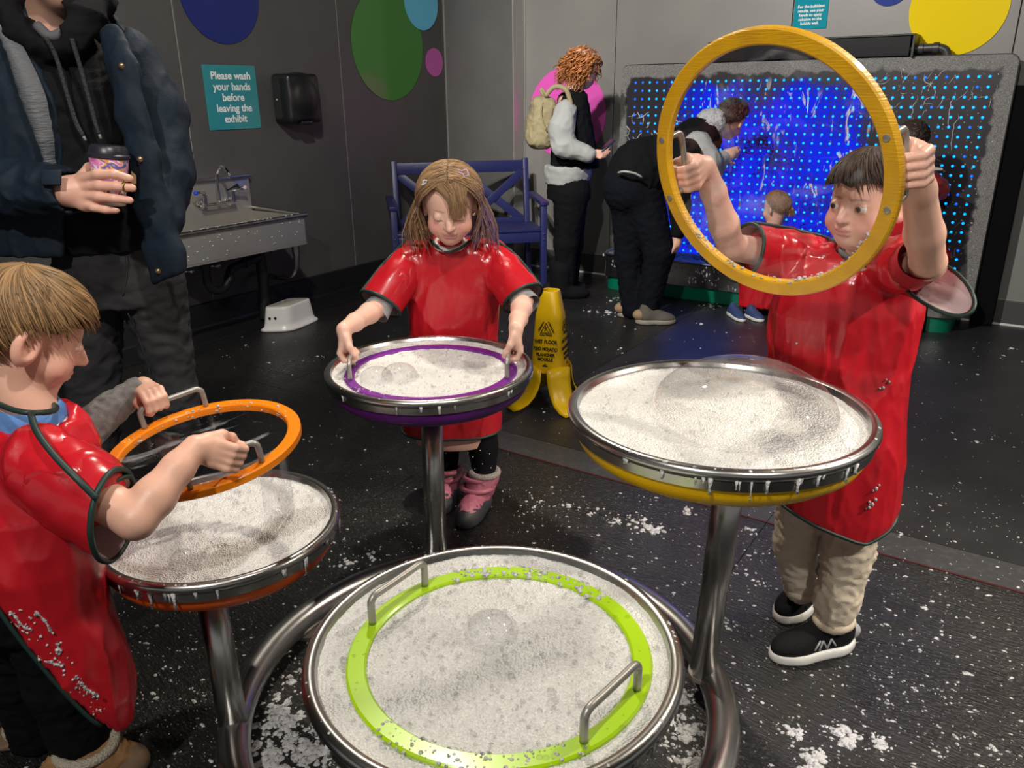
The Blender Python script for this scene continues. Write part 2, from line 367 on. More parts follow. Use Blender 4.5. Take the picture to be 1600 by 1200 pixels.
# ------------------------------------------------------------------ frames of the two walls
A34 = math.radians(34); EL = V3(math.sin(A34), math.cos(A34), 0); EB = V3(math.cos(A34), -math.sin(A34), 0); EZ = V3(0, 0, 1)
NL = EB.copy(); NB = -EL; C0 = V3(-.51, 6.85, 0); C1 = C0 + EL * .15
frL = lambda u, v, d=0: C0 + EL * u + EZ * v + NL * d
frB = lambda u, v, d=0: C1 + EB * u + EZ * v + NB * d
RL = np.stack([EL, EZ, NL], 1); RB = np.stack([EB, EZ, NB], 1)
def wbox(fr, R, u0, u1, v0, v1, d0, d1, bev=0, mb=None):
    mb = mb or MB(); return mb.box(fr((u0 + u1) / 2, (v0 + v1) / 2, (d0 + d1) / 2), ((u1 - u0) / 2, (v1 - v0) / 2, (d1 - d0) / 2), R, bev)
def rrect(u0, u1, v0, v1, r, n=6, corners=(1, 1, 1, 1)):
    P = []
    for (cx, cy, a0, on) in ((u1 - r, v1 - r, 0, corners[0]), (u0 + r, v1 - r, 90, corners[1]), (u0 + r, v0 + r, 180, corners[2]), (u1 - r, v0 + r, 270, corners[3])):
        if not on: P.append((cx + r * (1 if a0 in (0, 270) else -1), cy + r * (1 if a0 in (0, 90) else -1))); continue
        for i in range(n + 1):
            t = math.radians(a0 + 90 * i / n); P.append((cx + r * math.cos(t), cy + r * math.sin(t)))
    return P
# left wall and its panels
ZT = 3.3
wl = struct('wall_left', wbox(frL, RL, -8, .0, 0, ZT, -.12, -.012), M['gap'])
se = [-7.3, -6.1, -4.875, -3.65, -2.413, -1.158, .012]
for a, b in zip(se[:-1], se[1:]):
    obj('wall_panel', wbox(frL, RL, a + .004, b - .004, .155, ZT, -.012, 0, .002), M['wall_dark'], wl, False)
for a in se[1:-1]:
    obj('seam_strip', wbox(frL, RL, a - .003, a + .003, .155, ZT, -.012, -.003), M['strip'], wl, False)
struct('baseboard_left', MB().prism([(0, 0), (.03, 0), (.022, .02), (.012, .15), (0, .155)], -8, 0, lambda a, b, c: frL(c, b, a)), M['cove'])
struct('trim_1', wbox(frL, RL, -8, -.1, 0, .006, .03, .30, .002), M['cove'])
# back wall
wb = struct('wall_back', wbox(frB, RB, -.3, 6.5, 0, ZT, -.15, -.012), M['gap'])
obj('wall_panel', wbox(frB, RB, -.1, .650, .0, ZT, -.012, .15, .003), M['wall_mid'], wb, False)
obj('corner_strip', wbox(frB, RB, .650, .658, .0, ZT, -.012, .152, .001), M['strip'], wb, False)
obj('inner_strip', wbox(frB, RB, .659, .668, .0, ZT, -.012, .004, .001), M['strip'], wb, False)
sb = [.668, 1.437, 2.672, 3.907, 5.14, 6.37]
for a, b in zip(sb[:-1], sb[1:]):
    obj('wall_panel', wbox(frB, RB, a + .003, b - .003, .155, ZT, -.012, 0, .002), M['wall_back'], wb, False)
struct('baseboard_back', wbox(frB, RB, .66, 6.4, .012, .150, -.012, .008, .003), M['base_grey'])
struct('trim_2', wbox(frB, RB, .66, 6.4, .152, .157, -.012, .003), M['strip'])
struct('trim_3', wbox(frB, RB, .66, 6.4, 0, .012, -.012, .012), M['white'])
struct('trim_4', wbox(frB, RB, -.01, .65, 0, .15, .15, .17, .003), M['cove'])
struct('trim_5', wbox(frL, RL, -.006, .004, .15, ZT, -.002, .012), M['strip'])
struct('ceiling', MB().box((0, 2, ZT + .05), (9, 9, .05)), mat('ceiling', (.02, .02, .02), .8))
# floor: tiles with open joints on a slab
fl = struct('floor', MB().box((0, 2.5, -.06), (9, 8, .05)), M['gap'])
fB = lambda e, b: EL * e + EB * b
eb_ = [-6.7, -5.48, -4.26, -3.04, -1.82, -.60, .62, 1.84, 3.06, 4.28, 5.5]
el_ = [(-3.2, -1.4), (-1.4, .5), (.5, 2.40), (2.40, 2.56), (2.56, 4.13), (4.13, 5.6)]
for (a, b) in el_:
    for c, d in zip(eb_[:-1], eb_[1:]):
        if a > 2 and c < -1.9: aa, bb = (a, b)
        ctr = fB((a + b) / 2, (c + d) / 2)
        m = M['floor']
        if c >= -1.9 and a >= 2.39: m = M['floor_smooth']
        if a > 2.3 and b < 2.6: m = M['floor_strip'] if c >= -1.9 else M['floor']
        bx = MB().box((ctr[0], ctr[1], -.006), ((b - a) / 2 - .0012, (d - c) / 2 - .0012, .006), np.stack([EL, EB, EZ], 1))
        o = obj('floor_tile', bx, m, fl, False)
# coarse mat in front of the bubble wall, red joint and perforated strip
mt = MB().box(fB(4.83, 2.9) + V3(0, 0, .004), (.69, 2.6, .005), np.stack([EL, EB, EZ], 1), .003)
tag(obj('floor_mat', mt, M['floor_mat'], loc=fB(4.83, 2.9)), 'coarse black drainage mat on the floor before the bubble wall', 'mat')
struct('trim_6', MB().box(fB(2.40, 2.0) + V3(0, 0, .0005), (.004, 3.7, .0015), np.stack([EL, EB, EZ], 1)), mat('red_joint', (.07, .01, .012), .4))
hb = MB()
for i in range(150):
    for j in range(5):
        c = fB(2.43 + j * .026, .3 + i * .022 + (j % 2) * .011); hb.add([c + V3(.0045 * math.cos(t), .0045 * math.sin(t), .0006) for t in np.linspace(0, 6.28, 7)[:-1]], [(0, 1, 2, 3, 4, 5)])
h = struct('trim_7', hb, M['gap'])
# ------------------------------------------------------------------ wall discs and signs
def disc(fr, R, u, v, r, m, label, name='wall_disc', d=.006, d0=0.0):
    mb = MB(); n = 72; th = np.linspace(0, 2 * np.pi, n, endpoint=False)
    mb.prism([(u + r * math.cos(t), v + r * math.sin(t)) for t in th], d0, d0 + d, fr)
    return tag(obj(name, mb, m, None, False, loc=fr(u, v, 0)), label, 'wall decal', 'coloured discs on the walls')
gl = lambda n, c: mat(n, c, .12, 0, spec=.5)
disc(frL, RL, -2.088, 1.92, .276, gl('disc_navy', (.012, .02, .16)), 'large glossy navy blue disc on the left wall above the hand washing sign')
disc(frL, RL, -.66, 1.695, .381, gl('disc_green', (.055, .22, .035)), 'big green disc on the dark left wall near the corner')
disc(frL, RL, -.275, 2.006, .193, gl('disc_cyan', (.13, .52, .74)), 'sky blue disc overlapping the big green one', d0=.0065)
disc(frL, RL, -.140, 1.589, .104, gl('disc_pink', (.52, .11, .38)), 'small pink disc beside the green one, next to the corner')
disc(frL, RL, -2.72, 1.47, .10, gl('disc_lime', (.16, .55, .12)), 'small green disc half hidden behind the shoulder of the man')
disc(frB, RB, 1.045, 1.204, .335, gl('disc_magenta', (.86, .12, .56)), 'bright pink disc on the grey wall behind the woman with the phone')
disc(frB, RB, 3.60, 1.79, .255, gl('disc_yellow', (.92, .68, .0)), 'bright yellow disc at the top right above the bubble wall')
disc(frB, RB, 3.225, 1.93, .112, gl('disc_blue', (.03, .05, .30)), 'small dark blue disc cut off by the top of the picture')
def sign(fr, R, u0, u1, v0, v1, m, label, lines, size, uc, vc, name):
    s = obj(name, wbox(fr, R, u0, u1, v0, v1, 0, .006, .001), m, None, False, loc=fr((u0 + u1) / 2, v0, 0)); tag(s, label, 'sign')
    text('\n'.join(lines), size, (fr(uc, vc, .0064), R[:, 0], R[:, 1], R[:, 2]), M['text_white'], s, bold=size * .022, line=1.02); return s
sign(frL, RL, -2.279, -1.90, 1.163, 1.528, gl('sign_teal', (.035, .26, .29)), 'teal hand washing sign on the dark left wall', ['Please wash', 'your hands', 'before', 'leaving the', 'exhibit'], .060, -2.085, 1.345, 'wall_sign')
sign(frB, RB, 2.68, 2.885, 1.715, 1.99, gl('sign_blue', (.0, .30, .40)), 'small teal instruction sign above the bubble wall', ['For the bubbliest', 'results, use your', 'hands to apply', 'solution to the', 'bubble wall.'], .0235, 2.782, 1.795, 'wall_sign')
ti = [o for o in bpy.data.objects if o.name.startswith('wall_sign')][-1]
text('TIP:', .05, (frB(2.782, 1.905, .0064), RB[:, 0], RB[:, 1], RB[:, 2]), M['text_white'], ti, bold=.001)
# ------------------------------------------------------------------ hand dryer
t = thing('hand_dryer', 'black wall mounted hand dryer beside the hand washing sign', 'hand dryer', frL(-1.65, 1.19, 0))
def rprism(poly_fn, fr, d0, d1, steps):
    pass
S = SDF(np.minimum(frL(-1.80, 1.15, -.02), frL(-1.48, 1.52, .25)) - .15, np.maximum(frL(-1.80, 1.15, -.02), frL(-1.48, 1.52, .25)) + .15, .008)
S.rbox(frL(-1.65, 1.335, .075), (.135, .15, .085), RL, .03, .0); S.ell(frL(-1.65, 1.345, .10), (.13, .145, .105), RL, .02); S.cut(-NL, frL(0, 0, .003))
S.rbox(frL(-1.65, 1.185, .12), (.06, .02, .05), RL, .012, .01, 'sub')
obj('body', S.mesh(2), M['black_plastic'], t)
obj('dark_side_piece', MB().prism(rrect(.015, .085, 1.215, 1.455, .02), -1.7885, -1.783, lambda a, b, c: frL(c, b, a)), mat('dryer_side', (.03, .03, .032), .3), t, False)
obj('indicator', MB().sphere(frL(-1.79, 1.33, .05), .006), mat('indicator', (.5, .5, .5), .3), t)
obj('nozzle', MB().box(frL(-1.65, 1.188, .13), (.045, .012, .03), RL, .006), M['black_gloss'], t)
# ------------------------------------------------------------------ sink
t = thing('sink', 'wall hung stainless steel sink with high backsplash on the left wall', 'sink', frL(-2.5, .5, 0))
U0, U1, OF = -2.98, -2.055, .50
obj('backsplash', wbox(frL, RL, U0, U1, .60, .89, .004, .022, .004), M['steel_dull'], t, False)
obj('backsplash_lip', wbox(frL, RL, U0, U1, .882, .895, .0, .05, .004), M['steel'], t, False)
tr = MB(); wbox(frL, RL, U0, U1, .505, .67, OF - .012, OF, .003, tr); wbox(frL, RL, U1 - .012, U1, .505, .67, .0, OF, .003, tr); wbox(frL, RL, U0, U0 + .012, .505, .67, .0, OF, .003, tr)
tr.prism([(.02, .60), (OF, .50), (OF, .512), (.02, .612)], U0, U1, lambda a, b, c: frL(c, b, a))
obj('trough', tr, M['steel_dull'], t, False)
rm = MB(); rm.tube([frL(U0 - .01, .676, OF + .004), frL(U1 + .012, .676, OF + .004)], .013, 12); rm.tube([frL(U1, .676, OF), frL(U1, .69, .02)], .010, 10)
obj('rim', rm, M['steel'], t, auto=40)
fa = thing; fc = MB(); fc.tube([frL(-2.43, .745, .03), frL(-2.43, .745, .07)], .012); fc.tube([frL(-2.23, .745, .03), frL(-2.23, .745, .07)], .012)
fc.tube([frL(-2.45, .745, .075), frL(-2.21, .745, .075)], .011, 12)
for u in (-2.43, -2.23): fc.lathe([(0, 0), (.026, 0), (.026, .006), (.012, .012), (0, .012)], frL(u, .745, .024), 20, np.stack([EL, EZ, NL], 1)); fc.tube([frL(u, .745, .075), frL(u, .805, .075)], .013)
fo = obj('faucet', fc, M['chrome'], t, auto=50)
obj('spout', MB().tube(bez([frL(-2.33, .75, .075), frL(-2.33, .86, .075), frL(-2.33, .93, .09), frL(-2.33, .965, .14), frL(-2.33, .93, .19), frL(-2.33, .90, .195)], 6), .010, 12), M['chrome'], fo)
for u, c, s in ((-2.43, (.02, .06, .7), -1), (-2.23, (.6, .45, .45), 1)):
    hd = obj('faucet_handle', MB().tube([frL(u, .815, .075), frL(u + s * .03, .82, .085), frL(u + s * .075, .825, .10)], [.012, .009, .010], 10), M['chrome'], fo)
    obj('cap', MB().sphere(frL(u + s * .075, .825, .102), .013), mat('cap' + str(s), c, .3), hd)
lb = obj('label', wbox(frL, RL, -2.17, -2.075, .80, .87, .0225, .0235), mat('label_blue', (.16, .17, .30), .3), t, False)
obj('label_symbol', MB().prism([(-2.235, .812), (-2.128, .812), (-2.1465, .845)], .0236, .0242, frL), M['text_black'], lb, False)
pm = mat('pipe_black', (.012, .012, .013), .45)
tp = MB(); tp.tube(bez([frL(-2.62, .53, .26), frL(-2.62, .42, .26), frL(-2.62, .33, .26), frL(-2.58, .285, .26), frL(-2.52, .285, .26), frL(-2.475, .33, .26), frL(-2.44, .385, .25), frL(-2.35, .40, .24), frL(-2.2, .41, .22)], 6), .024, 12)
tp.tube(bez([frL(-2.18, .50, .2), frL(-2.18, .40, .2), frL(-2.18, .22, .2), frL(-2.2, .02, .2)], 5), .035, 12)
for p, q in ((frL(-2.62, .45, .26), frL(-2.62, .42, .26)), (frL(-2.34, .401, .24), frL(-2.31, .404, .237)), (frL(-2.475, .32, .26), frL(-2.462, .35, .257))): tp.tube([p, q], .031, 14)
obj('drain_trap', tp, pm, t, auto=50)
sp = MB(); sp.tube(bez([frL(-2.10, .52, .44), frL(-2.10, .42, .44), frL(-2.10, .34, .42), frL(-2.10, .29, .36), frL(-2.10, .275, .28), frL(-2.10, .27, .02)], 6), .019, 14); sp.tube([frL(-2.10, .51, .44), frL(-2.10, .44, .44)], .023, 14)
obj('support_tube', sp, M['steel'], t, auto=50)
for u in (-2.78, -2.70, -2.52):
    vb = MB(); vb.tube([frL(u, .48, .1), frL(u, .40, .12), frL(u + .05, .40, .16)], .010); vb.sphere(frL(u + .05, .40, .165), .018); obj('supply_valve', vb, M['chrome'], t)

fs = MB()
for _ in range(70):
    u = rng.uniform(-2.95, -2.1); q = rng.random()
    c = frL(u, .688 + .001, OF + .004 + rng.normal(0, .006)) if q < .5 else frL(u, rng.uniform(.52, .66), OF + .001)
    fs.sphere(c, (.003 + .004 * rng.random(), .003, .003 + .002 * rng.random()), 6, RL)
tag(obj('foam_drops', fs, M['foam_speck'], None, loc=frL(-2.5, .6, OF)), 'white soap splashes stuck to the front and rim of the steel sink', 'foam', kind='stuff')
# ------------------------------------------------------------------ white step stool
sc = V3(-1.385, 4.80, 0); t = thing('step_stool', 'low white plastic step stool with grey tread near the sink', 'step stool', sc)
sd = nrm(V3(1, .05, 0)); sn = nrm(V3(.42, 1, 0)); sn = sn
def sring(w, d, z, waist=0.0, n=64, e=4.0):
    out = []
    for i in range(n):
        a = 2 * math.pi * i / n; c, s_ = math.cos(a), math.sin(a); x = math.copysign(abs(c) ** (2 / e), c); y = math.copysign(abs(s_) ** (2 / e), s_)
        x *= 1 - waist * (1 - y * y); out.append(sc + sd * x * w + sn * y * d + EZ * z)
    return out
def skin(rings, cap0=False, cap1=True):
    n = len(rings[0]); V = [p for r in rings for p in r]; f = [(i * n + q, i * n + (q + 1) % n, (i + 1) * n + (q + 1) % n, (i + 1) * n + q) for i in range(len(rings) - 1) for q in range(n)]
    if cap1: f.append(tuple((len(rings) - 1) * n + q for q in range(n)))
    if cap0: f.append(tuple(range(n - 1, -1, -1)))
    return MB().add(V, f)
rr = [sring(.108, .158, 0, .0), sring(.112, .162, .008, .02), sring(.108, .158, .018, .1), sring(.098, .148, .024, .14), sring(.094, .142, .05, .17), sring(.086, .13, .13, .17), sring(.083, .127, .145, .16), sring(.079, .123, .149, .16), sring(.074, .118, .147, .16)]
st = mat('stool_white', (.78, .77, .74), .3)
obj('body', skin(rr, True, True), st, t)
obj('tread', skin([sring(.073, .117, .1471, .16), sring(.072, .116, .1485, .16)]), mat('tread', (.40, .40, .34), .7, bump=(400, .3, 'noise')), t)
for k in (-.017, .017):
    hb = MB(); hb.lathe([(.0085, 0), (.0085, .004), (0, .004)], sc + sd * (k - .012) - sn * .1385 + EZ * .083, 16, basis(-EZ, -sn)[:, [0, 1, 2]])
    obj('hole', hb, M['black_plastic'], t)
# ------------------------------------------------------------------ navy bench standing across the corner
bd = nrm(V3(1.0, .2, 0)); bf = nrm(V3(.2, -1.0, 0)); bo = V3(-.88, 6.08, 0); WBN = 1.04
BR = np.stack([bd, bf, EZ], 1)
bp = lambda u, d, z: bo + bd * u + bf * d + EZ * z
t = thing('bench', 'navy blue wooden bench with crossed back standing across the room corner', 'bench', bp(WBN / 2, .2, 0))
def beam(a, b, w, h, up=None):
    a, b = np.asarray(a), np.asarray(b); x = nrm(b - a); y = nrm(np.cross(EZ if up is None else up, x)); z = np.cross(x, y)
    return MB().box((a + b) / 2, (np.linalg.norm(b - a) / 2, w / 2, h / 2), np.stack([x, y, z], 1), .004)
for u in (.02, WBN - .02):
    obj('back_post', beam(bp(u, .10, 0), bp(u, -.02, .89), .04, .045, bf), M['navy'], t, auto=40)
    obj('front_leg', beam(bp(u + (.045 if u > .5 else -.045), .40, 0), bp(u + (.045 if u > .5 else -.045), .40, .60), .045, .05, bf), M['navy'], t, auto=40)
    obj('armrest', beam(bp(u + (.045 if u > .5 else -.045), .0, .63), bp(u + (.045 if u > .5 else -.045), .44, .60), .06, .028), M['navy'], t, auto=40)
    obj('seat_rail', beam(bp(u + (.03 if u > .5 else -.03), .08, .36), bp(u + (.03 if u > .5 else -.03), .38, .36), .025, .07), M['navy'], t, auto=40)
    for k in range(2):
        obj('bolt', MB().sphere(bp(u + (.045 if u > .5 else -.045), .428, .34 + .04 * k), .007), M['chrome'], t)
obj('top_rail', beam(bp(.04, -.010, .835), bp(WBN - .04, -.010, .835), .03, .085, EZ), M['navy'], t, auto=40)
obj('apron', beam(bp(0, .395, .355), bp(WBN, .395, .355), .028, .075), M['navy'], t, auto=40)
mid = WBN / 2
for a, b in (((.05, .79), (mid - .02, .43)), ((.05, .43), (mid - .02, .79)), ((mid + .02, .79), (WBN - .05, .43)), ((mid + .02, .43), (WBN - .05, .79))):
    dz = lambda z: .035 - .05 * (z - .43) / .36
    off = 0.0 if a[1] > b[1] else .016
    obj('cross_brace', beam(bp(a[0], dz(a[1]) + off, a[1]), bp(b[0], dz(b[1]) + off, b[1]), .014, .062, bf if False else EZ), M['navy'], t, auto=40)
for k in range(5):
    d = .075 + k * .077; obj('seat_slat', beam(bp(-.02, d, .408), bp(WBN + .02, d, .408), .070, .022), M['navy'], t, auto=40)
obj('lower_back_rail', beam(bp(.04, .04, .43), bp(WBN - .04, .04, .43), .028, .05), M['navy'], t, auto=40)
# ------------------------------------------------------------------ bubble wall with lights, trough and feed box
t = thing('bubble_wall', 'long grey panel dotted with blue lights on the back wall', 'bubble wall', frB(2.75, .12, .1))
pm_ = bpy.data.materials.new('bubble_panel'); pm_.use_nodes = True; nt = pm_.node_tree; N = nt.nodes; Lk = nt.links; p = N['Principled BSDF']
tc = N.new('ShaderNodeTexCoord'); mp = N.new('ShaderNodeMapping'); mp.vector_type = 'POINT'; mp.inputs['Rotation'].default_value = (0, 0, A34)
Lk.new(tc.outputs['Object'], mp.inputs[0]); sx = N.new('ShaderNodeSeparateXYZ'); Lk.new(mp.outputs[0], sx.inputs[0])
def math_(op, a, b=None, clamp=False):
    n = N.new('ShaderNodeMath'); n.operation = op; n.use_clamp = clamp
    for i, q in enumerate((a, b)):
        if q is None: continue
        if isinstance(q, (int, float)): n.inputs[i].default_value = q
        else: Lk.new(q, n.inputs[i])
    return n.outputs[0]
nz = N.new('ShaderNodeTexNoise'); nz.inputs['Scale'].default_value = 9; nz.inputs['Detail'].default_value = 6; Lk.new(tc.outputs['Object'], nz.inputs[0])
du = math_('SUBTRACT', 1.135, math_('ABSOLUTE', sx.outputs[0])); dv = math_('SUBTRACT', 1.345, sx.outputs[2])
dd = math_('ADD', math_('MINIMUM', du, dv), math_('MULTIPLY', math_('SUBTRACT', nz.outputs[0], .5), .14))
wet = math_('MULTIPLY', dd, 60, True)
sp_ = N.new('ShaderNodeTexNoise'); sp_.inputs['Scale'].default_value = 190; sp_.inputs['Detail'].default_value = 3; Lk.new(tc.outputs['Object'], sp_.inputs[0])
cr = N.new('ShaderNodeMapRange'); cr.inputs[1].default_value = .35; cr.inputs[2].default_value = .7; Lk.new(sp_.outputs[0], cr.inputs[0])
m1 = N.new('ShaderNodeMix'); m1.data_type = 'RGBA'; m1.inputs['A'].default_value = (.10, .098, .094, 1); m1.inputs['B'].default_value = (.30, .29, .28, 1); Lk.new(cr.outputs[0], m1.inputs['Factor'])
m2 = N.new('ShaderNodeMix'); m2.data_type = 'RGBA'; Lk.new(wet, m2.inputs['Factor']); Lk.new(m1.outputs['Result'], m2.inputs['A']); m2.inputs['B'].default_value = (.028, .027, .034, 1)
Lk.new(m2.outputs['Result'], p.inputs['Base Color'])
rr_ = math_('SUBTRACT', .6, math_('MULTIPLY', wet, .28)); Lk.new(rr_, p.inputs['Roughness'])
bmp = N.new('ShaderNodeBump'); bmp.inputs['Strength'].default_value = .35; Lk.new(sp_.outputs[0], bmp.inputs['Height']); Lk.new(bmp.outputs[0], p.inputs['Normal'])
PT0, PT1, PZ0, PZ1, PD = 1.56, 3.955, .16, 1.53, .13
obj('panel', MB().prism(rrect(PT0, PT1, PZ0, PZ1, .05, 6, (1, 1, 0, 0)), .10, PD, frB), pm_, t, False)
obj('panel_edge', MB().prism(rrect(PT0 - .006, PT1 + .006, PZ0, PZ1 + .006, .055, 6, (1, 1, 0, 0)), .085, .118, frB), M['black_plastic'], t, False)
obj('dark_side_piece', wbox(frB, RB, 3.955, 4.075, .012, 1.37, .009, .10, .003), mat('shade_black', (.004, .004, .005), .9, spec=.1), t, False)  # black box added in place of the panel's shadow on the wall
obj('mount', wbox(frB, RB, 1.7, 3.8, .2, 1.4, .0, .09), M['black_plastic'], t, False)
# LEDs on a 54 mm grid: 300 singles, the remainder joined
leds = [(1.67 + .054 * i, 1.417 - .054 * j) for i in range(41) for j in range(22)]
leds = [(u + rng.normal(0, .0006), v + rng.normal(0, .0006)) for u, v in leds]
one = MB().lathe([(0, .004), (.0045, .0036), (.0075, .0018), (.0085, -.003)], (0, 0, 0), 10, RB); one.f = [f[::-1] for f in one.f]
prio = sorted(range(len(leds)), key=lambda i: (0 if leds[i][0] > 3.2 and leds[i][1] > .35 else 1 if leds[i][0] < 1.98 and leds[i][1] > 1.0 else 2, rng.random()))
first = {}; rest = MB()
for k, i in enumerate(prio):
    u, v = leds[i]; c = frB(u, v, PD); dim = rng.random() < .14 or u < 1.76
    if k < 300:
        mk = 'led_dim' if dim else 'led'
        if mk not in first: first[mk] = obj('led', MB().add(one.v[0] + c, one.f), M[mk], t); first[mk + 'c'] = c
        else:
            o = copy_mesh(first[mk], t); o.location = [float(x) for x in (c - first[mk + 'c'])]
    else: rest.add(one.v[0] + c, one.f)
ro = obj('led_array', rest, M['led'], t); ro['kind'] = 'stuff'
# soap sheet down the panel's middle; scattered LED blue put in as emission
sh = bpy.data.materials.new('soap_glow_sheet'); sh.use_nodes = True; nt = sh.node_tree; N = nt.nodes; Lk = nt.links; N.clear()
out = N.new('ShaderNodeOutputMaterial'); tc = N.new('ShaderNodeTexCoord'); mp = N.new('ShaderNodeMapping'); mp.inputs['Rotation'].default_value = (0, 0, A34); Lk.new(tc.outputs['Object'], mp.inputs[0])
def nse(scale, detail, dist=0, st=(1, 1, 1)):
    q = N.new('ShaderNodeMapping'); q.inputs['Scale'].default_value = st; Lk.new(mp.outputs[0], q.inputs[0])
    n = N.new('ShaderNodeTexNoise'); n.inputs['Scale'].default_value = scale; n.inputs['Detail'].default_value = detail; n.inputs['Distortion'].default_value = dist; Lk.new(q.outputs[0], n.inputs[0]); return n.outputs[0]
def mr(s, a, b):
    n = N.new('ShaderNodeMapRange'); n.inputs[1].default_value = a; n.inputs[2].default_value = b; Lk.new(s, n.inputs[0]); return n.outputs[0]
tr_ = N.new('ShaderNodeBsdfTransparent'); em = N.new('ShaderNodeEmission'); em.inputs[0].default_value = (.012, .03, 1, 1); em.inputs[1].default_value = .85
wf = N.new('ShaderNodeBsdfDiffuse'); wf.inputs[0].default_value = (.75, .75, .78, 1)
big = nse(3.2, 4, .6); fine = nse(95, 3, 1.5); mul = math_('ADD', math_('MULTIPLY', big, 1.25), math_('MULTIPLY', math_('SUBTRACT', fine, .5), 1.5))
sx = N.new('ShaderNodeSeparateXYZ'); Lk.new(mp.outputs[0], sx.inputs[0])
edge = math_('MINIMUM', math_('SUBTRACT', .67, math_('ABSOLUTE', math_('ADD', sx.outputs[0], .17))), math_('SUBTRACT', 1.30, sx.outputs[2])); edge = math_('ADD', edge, math_('MULTIPLY', math_('SUBTRACT', nse(7, 5), .5), .25))
f1 = math_('MULTIPLY', mr(mul, .51, .74), math_('MULTIPLY', edge, 9, True))
mxa = N.new('ShaderNodeMixShader'); Lk.new(f1, mxa.inputs[0]); Lk.new(tr_.outputs[0], mxa.inputs[1]); Lk.new(em.outputs[0], mxa.inputs[2])
st1 = nse(10, 5, 2.0, (1.4, 1, .45)); f2 = math_('MULTIPLY', mr(st1, .60, .66), mr(nse(3.0, 2), .42, .58))
mxb = N.new('ShaderNodeMixShader'); Lk.new(math_('MULTIPLY', f2, math_('MULTIPLY', edge, 9, True)), mxb.inputs[0]); Lk.new(mxa.outputs[0], mxb.inputs[1]); Lk.new(wf.outputs[0], mxb.inputs[2]); Lk.new(mxb.outputs[0], out.inputs[0])
so = obj('soap_glow_sheet', MB().prism(rrect(1.86, 3.30, .2, 1.48, .1), PD + .0006, PD + .0016, frB), sh, t, False)
# foam splashes and streaks on the panel
fsb = MB()
def streak(u, v, L, w, ang, seed):
    n = 9; P = []
    for i in range(n):
        s = i / (n - 1) * L; P.append((u + math.cos(ang) * s + .03 * vnoise(np.array([[s * 22, seed + .37, 0.4]]))[0], v + math.sin(ang) * s + .03 * vnoise(np.array([[s * 22, seed + .37, 5.3]]))[0]))
    fsb.tube([frB(a, b, PD + .001) for a, b in P], [w * (.35 + .65 * abs(vnoise(np.array([[i * .9, seed + .31, 2.4]]))[0]) + .2) * math.sin(math.pi * (i + .6) / (n + .4)) for i in range(n)], 6)
for k in range(34):
    streak(rng.uniform(3.15, 3.88), rng.uniform(1.2, 1.45), rng.uniform(.02, .10), rng.uniform(.0015, .004), rng.choice([.5, .8, 2.3, -1.5, -.2, 1.2]) + rng.normal(0, .3), k)
for k in range(30): streak(rng.uniform(3.3, 3.9), rng.uniform(.3, 1.15), rng.uniform(.02, .10), rng.uniform(.0012, .003), -1.57 + rng.normal(0, .5), 100 + k)
for k in range(26): streak(rng.uniform(1.57, 1.95), rng.uniform(.95, 1.22), rng.uniform(.03, .10), rng.uniform(.003, .008), rng.choice([-.9, 2.2, .6]) + rng.normal(0, .3), 200 + k)
for u, v, L in ((3.47, 1.31, .17), (3.665, 1.33, .2), (3.70, 1.21, .20), (3.30, 1.24, .14), (3.60, 1.30, .05)): streak(u, v, L, .004, -1.57, 300)
for _ in range(420):
    u, v = (rng.uniform(3.1, 3.93), rng.uniform(.25, 1.47)); r = .0016 + .003 * rng.random() ** 3
    fsb.sphere(frB(u, v, PD), (r, r * 1.3, .001), 6, RB)
fo_ = obj('soap_streaks', fsb, M['foam_speck'], t); fo_['kind'] = 'stuff'
# trough
t2 = thing('wash_trough', 'long stainless trough on a green base below the bubble wall', 'trough', frB(2.75, 0, .25))
def rbx(u0, u1, d0, d1, r): return rrect(u0, u1, d0, d1, r, 8, (1, 1, 0, 0))
frT = lambda a, b, c: frB(a, c, b)
def wallloop(o_, i_, z0, z1):
    n = len(o_); V = [frB(a, z0, b) for a, b in o_] + [frB(a, z1, b) for a, b in o_] + [frB(a, z1, b) for a, b in i_] + [frB(a, z0 + .03, b) for a, b in i_]
    f = [(k * n + q, k * n + (q + 1) % n, (k + 1) * n + (q + 1) % n, (k + 1) * n + q) for k in range(3) for q in range(n)] + [tuple(3 * n + q for q in range(n))]
    return MB().add(V, f)
o_ = rbx(1.59, 3.905, .13, .42, .09); i_ = rbx(1.605, 3.89, .14, .405, .08)
obj('basin', wallloop(o_, i_, .095, .255), M['steel'], t2, auto=35)
obj('rim', MB().tube([frB(a, .257, b) for a, b in rbx(1.585, 3.91, .13, .425, .092)], .009, 8, True), M['steel'], t2)
obj('base', MB().prism(rbx(1.605, 3.885, .12, .40, .09), .0, .098, frT), mat('green_base', (.0, .15, .085), .35), t2, auto=35)
for k in range(3): obj('bracket', wbox(frB, RB, 2.05 + .8 * k, 2.19 + .8 * k, .10, .25, .42, .424, .001), M['steel'], t2, False)
tf = MB(); gx, gy = np.meshgrid(np.linspace(1.62, 3.87, 150), np.linspace(.15, .40, 18)); P = np.c_[gx.ravel(), gy.ravel(), 0 * gx.ravel()]
zz = .215 + .045 * np.maximum(fbm(P * 7, 3, 3), -.3) + .02 * fbm(P * 30, 9, 2)
V = np.array([frB(a, z, b) for (a, b, _), z in zip(P, zz)]); nx = 150
tag(obj('foam', MB().add(V, [(j * nx + i, j * nx + i + 1, (j + 1) * nx + i + 1, (j + 1) * nx + i) for j in range(17) for i in range(nx - 1)]), M['foam'], None, loc=frB(2.75, .2, .27)), 'white soap foam heaped in the trough below the bubble wall', 'foam', kind='stuff')
dr = MB()
